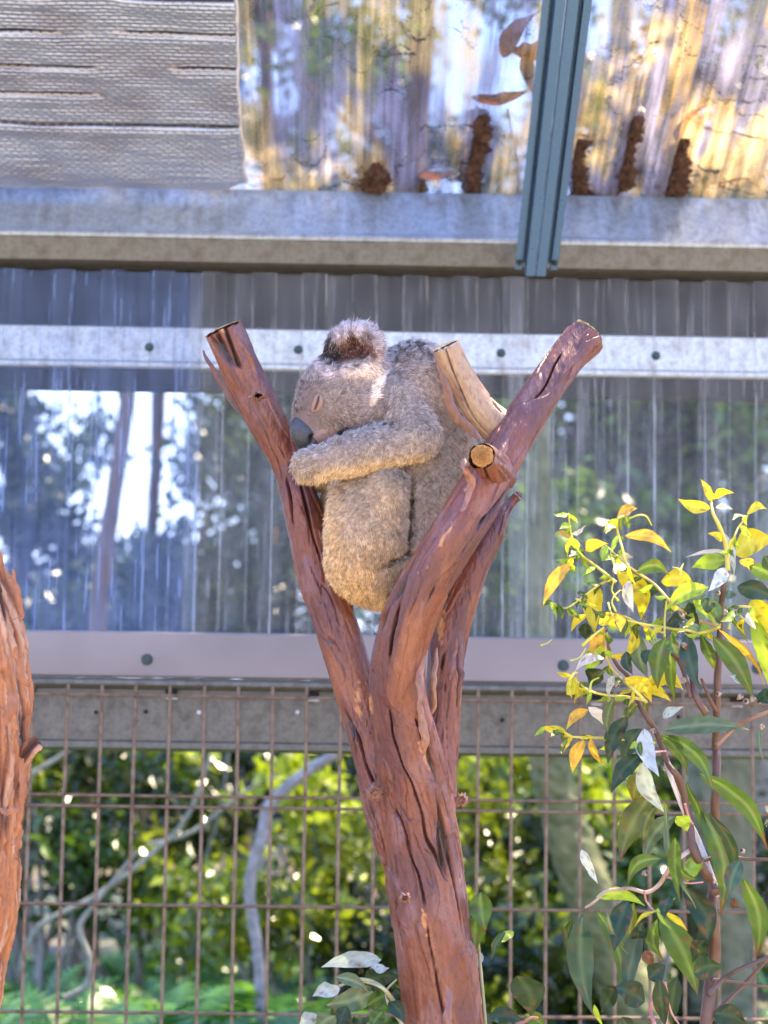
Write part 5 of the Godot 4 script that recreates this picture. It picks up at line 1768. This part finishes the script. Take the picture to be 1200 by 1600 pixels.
	# curling young tendrils
	for q in [[[[505, 290], [560, 268], [600, 275], [625, 318]], 5, 3], [[[450, 745], [430, 690], [470, 640], [500, 660]], 5, 2], [[[440, 500], [430, 490], [450, 530], [470, 560]], 6, 2], [[[770, 560], [760, 535], [730, 525]], 7, 3], [[[765, 565], [772, 530], [782, 508]], 7, 3], [[[320, 1140], [330, 1090], [365, 1070]], 7, 3], [[[225, 985], [270, 970], [300, 925]], 4, 2], [[[80, 910], [110, 900], [135, 880]], 4, 2], [[[285, 910], [330, 870], [390, 820]], 9, 3], [[[215, 1150], [215, 1100], [240, 1050], [260, 1045]], 10, 4], [[[410, 700], [430, 760], [455, 800]], 5, 2], [[[460, 690], [430, 640], [440, 590]], 6, 2]]:
		twig(q[0], 820, 720, S, 3.04, q[1], q[2], Color(0.45, 0.46, 0.05), Color(0.62, 0.55, 0.08), s, "tendril")
	leaves([
		[222, 505, 90, 715, 58, "orange", 0.08, 10], [225, 378, 150, 358, 28, "orange", 0.1, 20], [235, 360, 300, 318, 24, "pale", 0.1, 30], [300, 440, 410, 408, 56, "orange", -0.14, 10],
		[455, 285, 555, 235, 48, "orange", -0.14, 10], [495, 370, 722, 450, 54, "orange", -0.16, 5], [468, 485, 535, 478, 42, "pale", -0.2, 20], [550, 548, 712, 562, 66, "green", -0.22, 15],
		[512, 590, 535, 748, 56, "pale", 0.06, 25], [455, 535, 572, 785, 100, "yellow", -0.2, 15], [362, 618, 345, 850, 88, "yellow", 0.08, 10], [672, 595, 848, 632, 82, "yellow", -0.2, 0],
		[905, 622, 688, 748, 76, "lime", 0.14, 20], [562, 640, 672, 640, 88, "dark", -0.1, 10], [990, 492, 822, 525, 78, "lime", 0.05, 20], [985, 528, 905, 645, 66, "white", -0.1, 30],
		[1040, 462, 1240, 388, 116, "yellow", -0.16, 5], [1108, 518, 1250, 605, 76, "green", -0.1, 15], [1048, 622, 1240, 690, 92, "blue", -0.12, 15], [1058, 490, 1112, 545, 48, "orange", -0.2, 10],
		[984, 360, 1032, 570, 42, "white", -0.05, 35], [996, 450, 795, 476, 22, "pale", 0.08, 20], [1012, 640, 1000, 685, 64, "grey", 0.0, 10], [808, 700, 862, 810, 64, "dark", 0.1, 20],
		[875, 668, 962, 810, 74, "blue", -0.1, 20], [830, 690, 942, 812, 54, "lime", -0.1, 20], [702, 808, 785, 790, 84, "dark", -0.1, 10], [722, 850, 765, 965, 66, "green", 0.1, 25],
		[695, 870, 655, 1125, 92, "green", 0.06, 12], [716, 880, 738, 1195, 64, "green", 0.02, 25], [560, 862, 605, 1072, 78, "grey", 0.08, 15], [583, 768, 658, 950, 34, "grey", 0.06, 40],
		[800, 850, 870, 1135, 82, "blue", 0.06, 15], [868, 858, 938, 1035, 60, "green", -0.06, 25], [928, 868, 1128, 1180, 92, "green", -0.07, 12], [958, 835, 1185, 1105, 40, "orange", -0.1, 40],
		[980, 700, 1108, 905, 26, "green", 0.02, 40], [1118, 690, 1215, 870, 96, "yellow", -0.1, 15], [1128, 760, 1205, 1115, 84, "lime", -0.06, 20], [542, 818, 490, 975, 54, "yellow", -0.14, 20],
		[392, 825, 318, 975, 54, "orange", 0.05, 15], [398, 905, 308, 1055, 76, "lime", 0.1, 15], [392, 972, 248, 1038, 50, "pale", 0.14, 20], [428, 960, 497, 1010, 54, "yellow", -0.3, 20],
		[400, 838, 420, 1005, 34, "yellow", 0.1, 25], [602, 1085, 782, 1132, 92, "yellow", -0.26, 0], [492, 1072, 625, 1192, 76, "yellow", -0.18, 5], [598, 1108, 718, 1185, 52, "yellow", -0.1, 20],
		[440, 1060, 420, 1190, 38, "white", 0.1, 35], [440, 1170, 410, 1355, 50, "olive", 0.1, 20], [312, 1228, 205, 1325, 48, "orange", 0.14, 15], [315, 1215, 402, 1318, 50, "pale", -0.14, 25],
		[325, 1142, 243, 1196, 28, "yellow", 0.2, 20], [215, 1155, 252, 1055, 42, "yellow", 0.16, 20], [552, 1196, 488, 1298, 50, "olive", 0.08, 20], [600, 1175, 610, 1285, 32, "olive", 0.1, 20],
		[690, 1330, 1108, 1326, 88, "grey", -0.06, -20], [502, 1262, 410, 1495, 82, "dark", 0.08, 15], [575, 1322, 488, 1508, 92, "blue", 0.1, 15], [590, 1322, 662, 1556, 90, "white", 0.1, -25],
		[670, 1355, 805, 1540, 60, "green", -0.1, 20], [682, 1268, 782, 1213, 44, "ice", -0.1, 10], [292, 1378, 235, 1540, 60, "orange", 0.08, 10], [325, 1368, 408, 1515, 42, "orange", 0.12, 35],
		[210, 1370, 185, 1455, 24, "olive", 0.1, 20], [205, 1345, 100, 1312, 22, "yellow", 0.1, 20], [938, 182, 1032, 158, 38, "yellow", -0.18, 10], [915, 235, 758, 190, 60, "yellow", -0.1, 10],
		[912, 195, 868, 92, 38, "yellow", 0.1, 10], [945, 230, 1025, 240, 24, "pale", -0.1, 20], [1095, 262, 1196, 238, 42, "yellow", -0.18, 10], [972, 398, 902, 358, 32, "yellow", 0.1, 10],
		[305, 758, 230, 842, 36, "yellow", 0.12, 10], [452, 750, 472, 845, 44, "orange", -0.12, 10], [365, 805, 482, 778, 56, "yellow", -0.15, 15], [268, 690, 362, 722, 26, "yellow", 0.0, 20],
		[1180, 1125, 1215, 1200, 80, "dark", 0.1, 10], [375, 1028, 325, 1115, 88, "dark", 0.1, 15], [500, 940, 532, 1055, 54, "dark", 0.1, 10], [1180, 470, 1250, 560, 70, "dark", 0.0, 10], [300, 800, 300, 880, 60, "dark", 0.0, 10],
		[620, 930, 600, 1010, 50, "blue", 0.1, 20], [905, 150, 935, 190, 34, "yellow", 0.0, 20], [1090, 1090, 1010, 1060, 40, "ice", 0.0, 10], [1100, 750, 1140, 830, 40, "white", 0.1, 30]], 820, 720, S, 3.02, 3.16, s, 0.0)
	leaves([
		[575, 185, 428, 375, 82, "dark", 0.1, 15], [582, 225, 692, 472, 82, "ice", 0.12, 20], [672, 88, 930, 368, 76, "green", -0.16, 12], [858, 276, 1195, 655, 86, "red", -0.14, 12],
		[795, 325, 925, 640, 44, "green", -0.05, 35], [868, 460, 966, 985, 104, "red", -0.12, 10], [905, 475, 1002, 860, 58, "dark", -0.16, 20], [622, 380, 468, 712, 118, "olive", 0.06, 8],
		[592, 275, 535, 425, 96, "olive", 0.08, 15], [642, 445, 588, 625, 64, "olive", 0.1, 20], [742, 485, 588, 725, 86, "grey", 0.14, 15], [748, 488, 802, 568, 64, "lime", -0.1, 10],
		[692, 415, 842, 945, 44, "grey", 0.10, 40], [672, 698, 508, 840, 64, "green", 0.22, 15], [352, 888, 592, 932, 60, "lime", -0.16, 10], [285, 975, 342, 1480, 118, "blue", 0.08, 10],
		[235, 1000, 212, 1190, 44, "dark", 0.1, 20], [352, 948, 490, 1398, 66, "green", -0.1, 18], [408, 962, 512, 1172, 32, "grey", 0.06, 40], [508, 905, 440, 1160, 100, "dark", 0.04, 10],
		[540, 915, 518, 1140, 64, "olive", 0.05, 20], [582, 1005, 500, 1418, 86, "blue", 0.05, 12], [672, 975, 855, 1378, 122, "green", -0.06, 10], [652, 1000, 692, 1210, 54, "green", 0.14, 20],
		[788, 838, 895, 1170, 108, "dark", -0.16, 8], [895, 1095, 828, 1215, 70, "dark", 0.1, 10], [880, 995, 888, 1290, 54, "dark", 0.02, 20], [1062, 706, 1008, 890, 78, "blue", 0.06, 10],
		[1075, 790, 1140, 1190, 92, "red", -0.12, 10], [862, 695, 798, 820, 80, "lime", 0.04, 10], [742, 595, 765, 910, 64, "green", 0.05, 20], [278, 655, 358, 822, 52, "white", 0.02, 35],
		[590, 1155, 632, 1225, 54, "brown", 0.0, 10], [612, 1295, 692, 1225, 96, "dark", -0.05, 10], [835, 1265, 982, 1230, 104, "dark", -0.1, 10], [445, 1325, 378, 1460, 84, "dark", 0.0, 10],
		[592, 1405, 435, 1335, 116, "dark", 0.06, 15], [662, 1295, 692, 1530, 76, "dark", 0.0, 10], [752, 1285, 728, 1530, 82, "dark", 0.05, 10], [928, 1465, 1105, 1530, 100, "dark", -0.12, 10],
		[640, 960, 742, 893, 17, "lime", 0.05, 10], [640, 960, 545, 1032, 20, "yellow", 0.1, 10], [690, 962, 802, 1055, 28, "yellow", -0.05, 10], [652, 950, 722, 1045, 17, "lime", 0.1, 10], [650, 960, 730, 925, 15, "lime", 0.1, 10],
		[342, 1420, 388, 1530, 24, "lime", 0.05, 10], [1155, 50, 1178, 215, 22, "grey", 0.05, 30], [760, 740, 850, 800, 40, "green", 0.1, 20], [1020, 900, 1060, 940, 40, "brown", 0.1, 20],
		[480, 1480, 530, 1560, 70, "dark", 0.05, 10], [560, 1050, 590, 1180, 60, "dark", 0.1, 20], [720, 880, 690, 1000, 60, "dark", 0.1, 20]], 820, 1120, S, 2.98, 3.14, s, 4.0)
	for q in [[1133, 957, 4.5], [1146, 955, 4.5], [1136, 960, 4], [1069, 1008, 5], [1076, 1042, 5], [1070, 1062, 4.5], [1157, 1088, 5], [1166, 1096, 5], [1176, 1092, 5], [1186, 1095, 4.5], [1190, 1136, 4.5], [1123, 1084, 4.5], [1066, 962, 4], [964, 1070, 4.5], [1008, 1364, 5], [1122, 927, 4], [1020, 1142, 4.5], [1160, 1330, 4.5]]:
		nut(q[0], q[1], 3.05, q[2], Vector3(sin(q[0]), cos(q[1] * 1.3), 0.6).normalized(), s)

func low_sapling() -> void:
	var s := thing("low_gum_sapling", "small bluish leaved gum shoots at the foot of the perch, bottom edge", "sapling", px(630, 1900, 3.1), "gum saplings")
	var br := Color(0.22, 0.20, 0.10)
	twig([[660, 2600], [650, 2000], [640, 1700], [628, 1600], [612, 1560], [590, 1538], [560, 1530], [520, 1545]], 0, 0, 1.0, 3.1, 6.0, 2.0, br, Color(0.35, 0.32, 0.18), s, "stem")
	twig([[612, 1560], [600, 1545], [575, 1535], [540, 1530]], 0, 0, 1.0, 3.09, 3.0, 1.5, br, Color(0.40, 0.38, 0.22), s)
	twig([[625, 1595], [608, 1570], [604, 1548], [620, 1530]], 0, 0, 1.0, 3.12, 3.0, 1.5, br, Color(0.35, 0.32, 0.18), s)
	twig([[760, 2500], [770, 1900], [790, 1640], [822, 1595], [840, 1590]], 0, 0, 1.0, 3.1, 5.0, 2.0, Color(0.18, 0.07, 0.05), Color(0.3, 0.14, 0.1), s, "stem")
	twig([[775, 1800], [762, 1650], [755, 1560], [748, 1480], [744, 1400]], 0, 0, 1.0, 3.16, 4.0, 2.0, br, Color(0.3, 0.28, 0.15), s, "stem")
	leaves([
		[845, 1312, 578, 1345, 78, "ice", 0.08, -25], [660, 1442, 538, 1475, 66, "ice", 0.1, -20], [818, 1450, 600, 1515, 100, "grey", -0.06, -20], [640, 1392, 790, 1455, 54, "grey", -0.08, -20],
		[778, 1430, 925, 1385, 96, "dark", -0.14, 10], [800, 1345, 880, 1350, 40, "ice", 0.05, -20], [625, 1520, 720, 1600, 90, "dark", 0.05, 10], [690, 1520, 660, 1610, 60, "dark", 0.05, 10],
		[780, 1520, 900, 1470, 70, "green", -0.1, 10], [880, 1500, 950, 1600, 60, "dark", -0.1, 10], [560, 1560, 480, 1600, 60, "ice", 0.05, -10], [850, 1540, 800, 1620, 60, "green", 0.05, 10], [905, 1440, 960, 1540, 60, "dark", -0.1, 10],
		[640, 1560, 560, 1630, 80, "grey", 0.1, -10], [760, 1560, 740, 1640, 70, "dark", 0.0, 10]], 300, 1040, 2.857, 3.04, 3.16, s, 9.0)
	leaves([
		[722, 1050, 745, 1210, 92, "green", 0.05, 10], [705, 1150, 700, 1295, 78, "green", 0.04, 10], [872, 1398, 932, 1570, 122, "dark", -0.14, 8], [748, 1575, 905, 1592, 70, "blue", -0.1, -20],
		[828, 1215, 768, 1335, 36, "blue", 0.05, 30], [860, 1215, 800, 1265, 36, "lime", 0.06, 10], [905, 1560, 990, 1620, 60, "green", -0.1, 10], [700, 1560, 780, 1640, 80, "blue", 0.1, -10], [720, 1300, 705, 1380, 40, "ice", 0.0, 20]], 480, 1000, 2.667, 3.10, 3.22, s, 12.0)
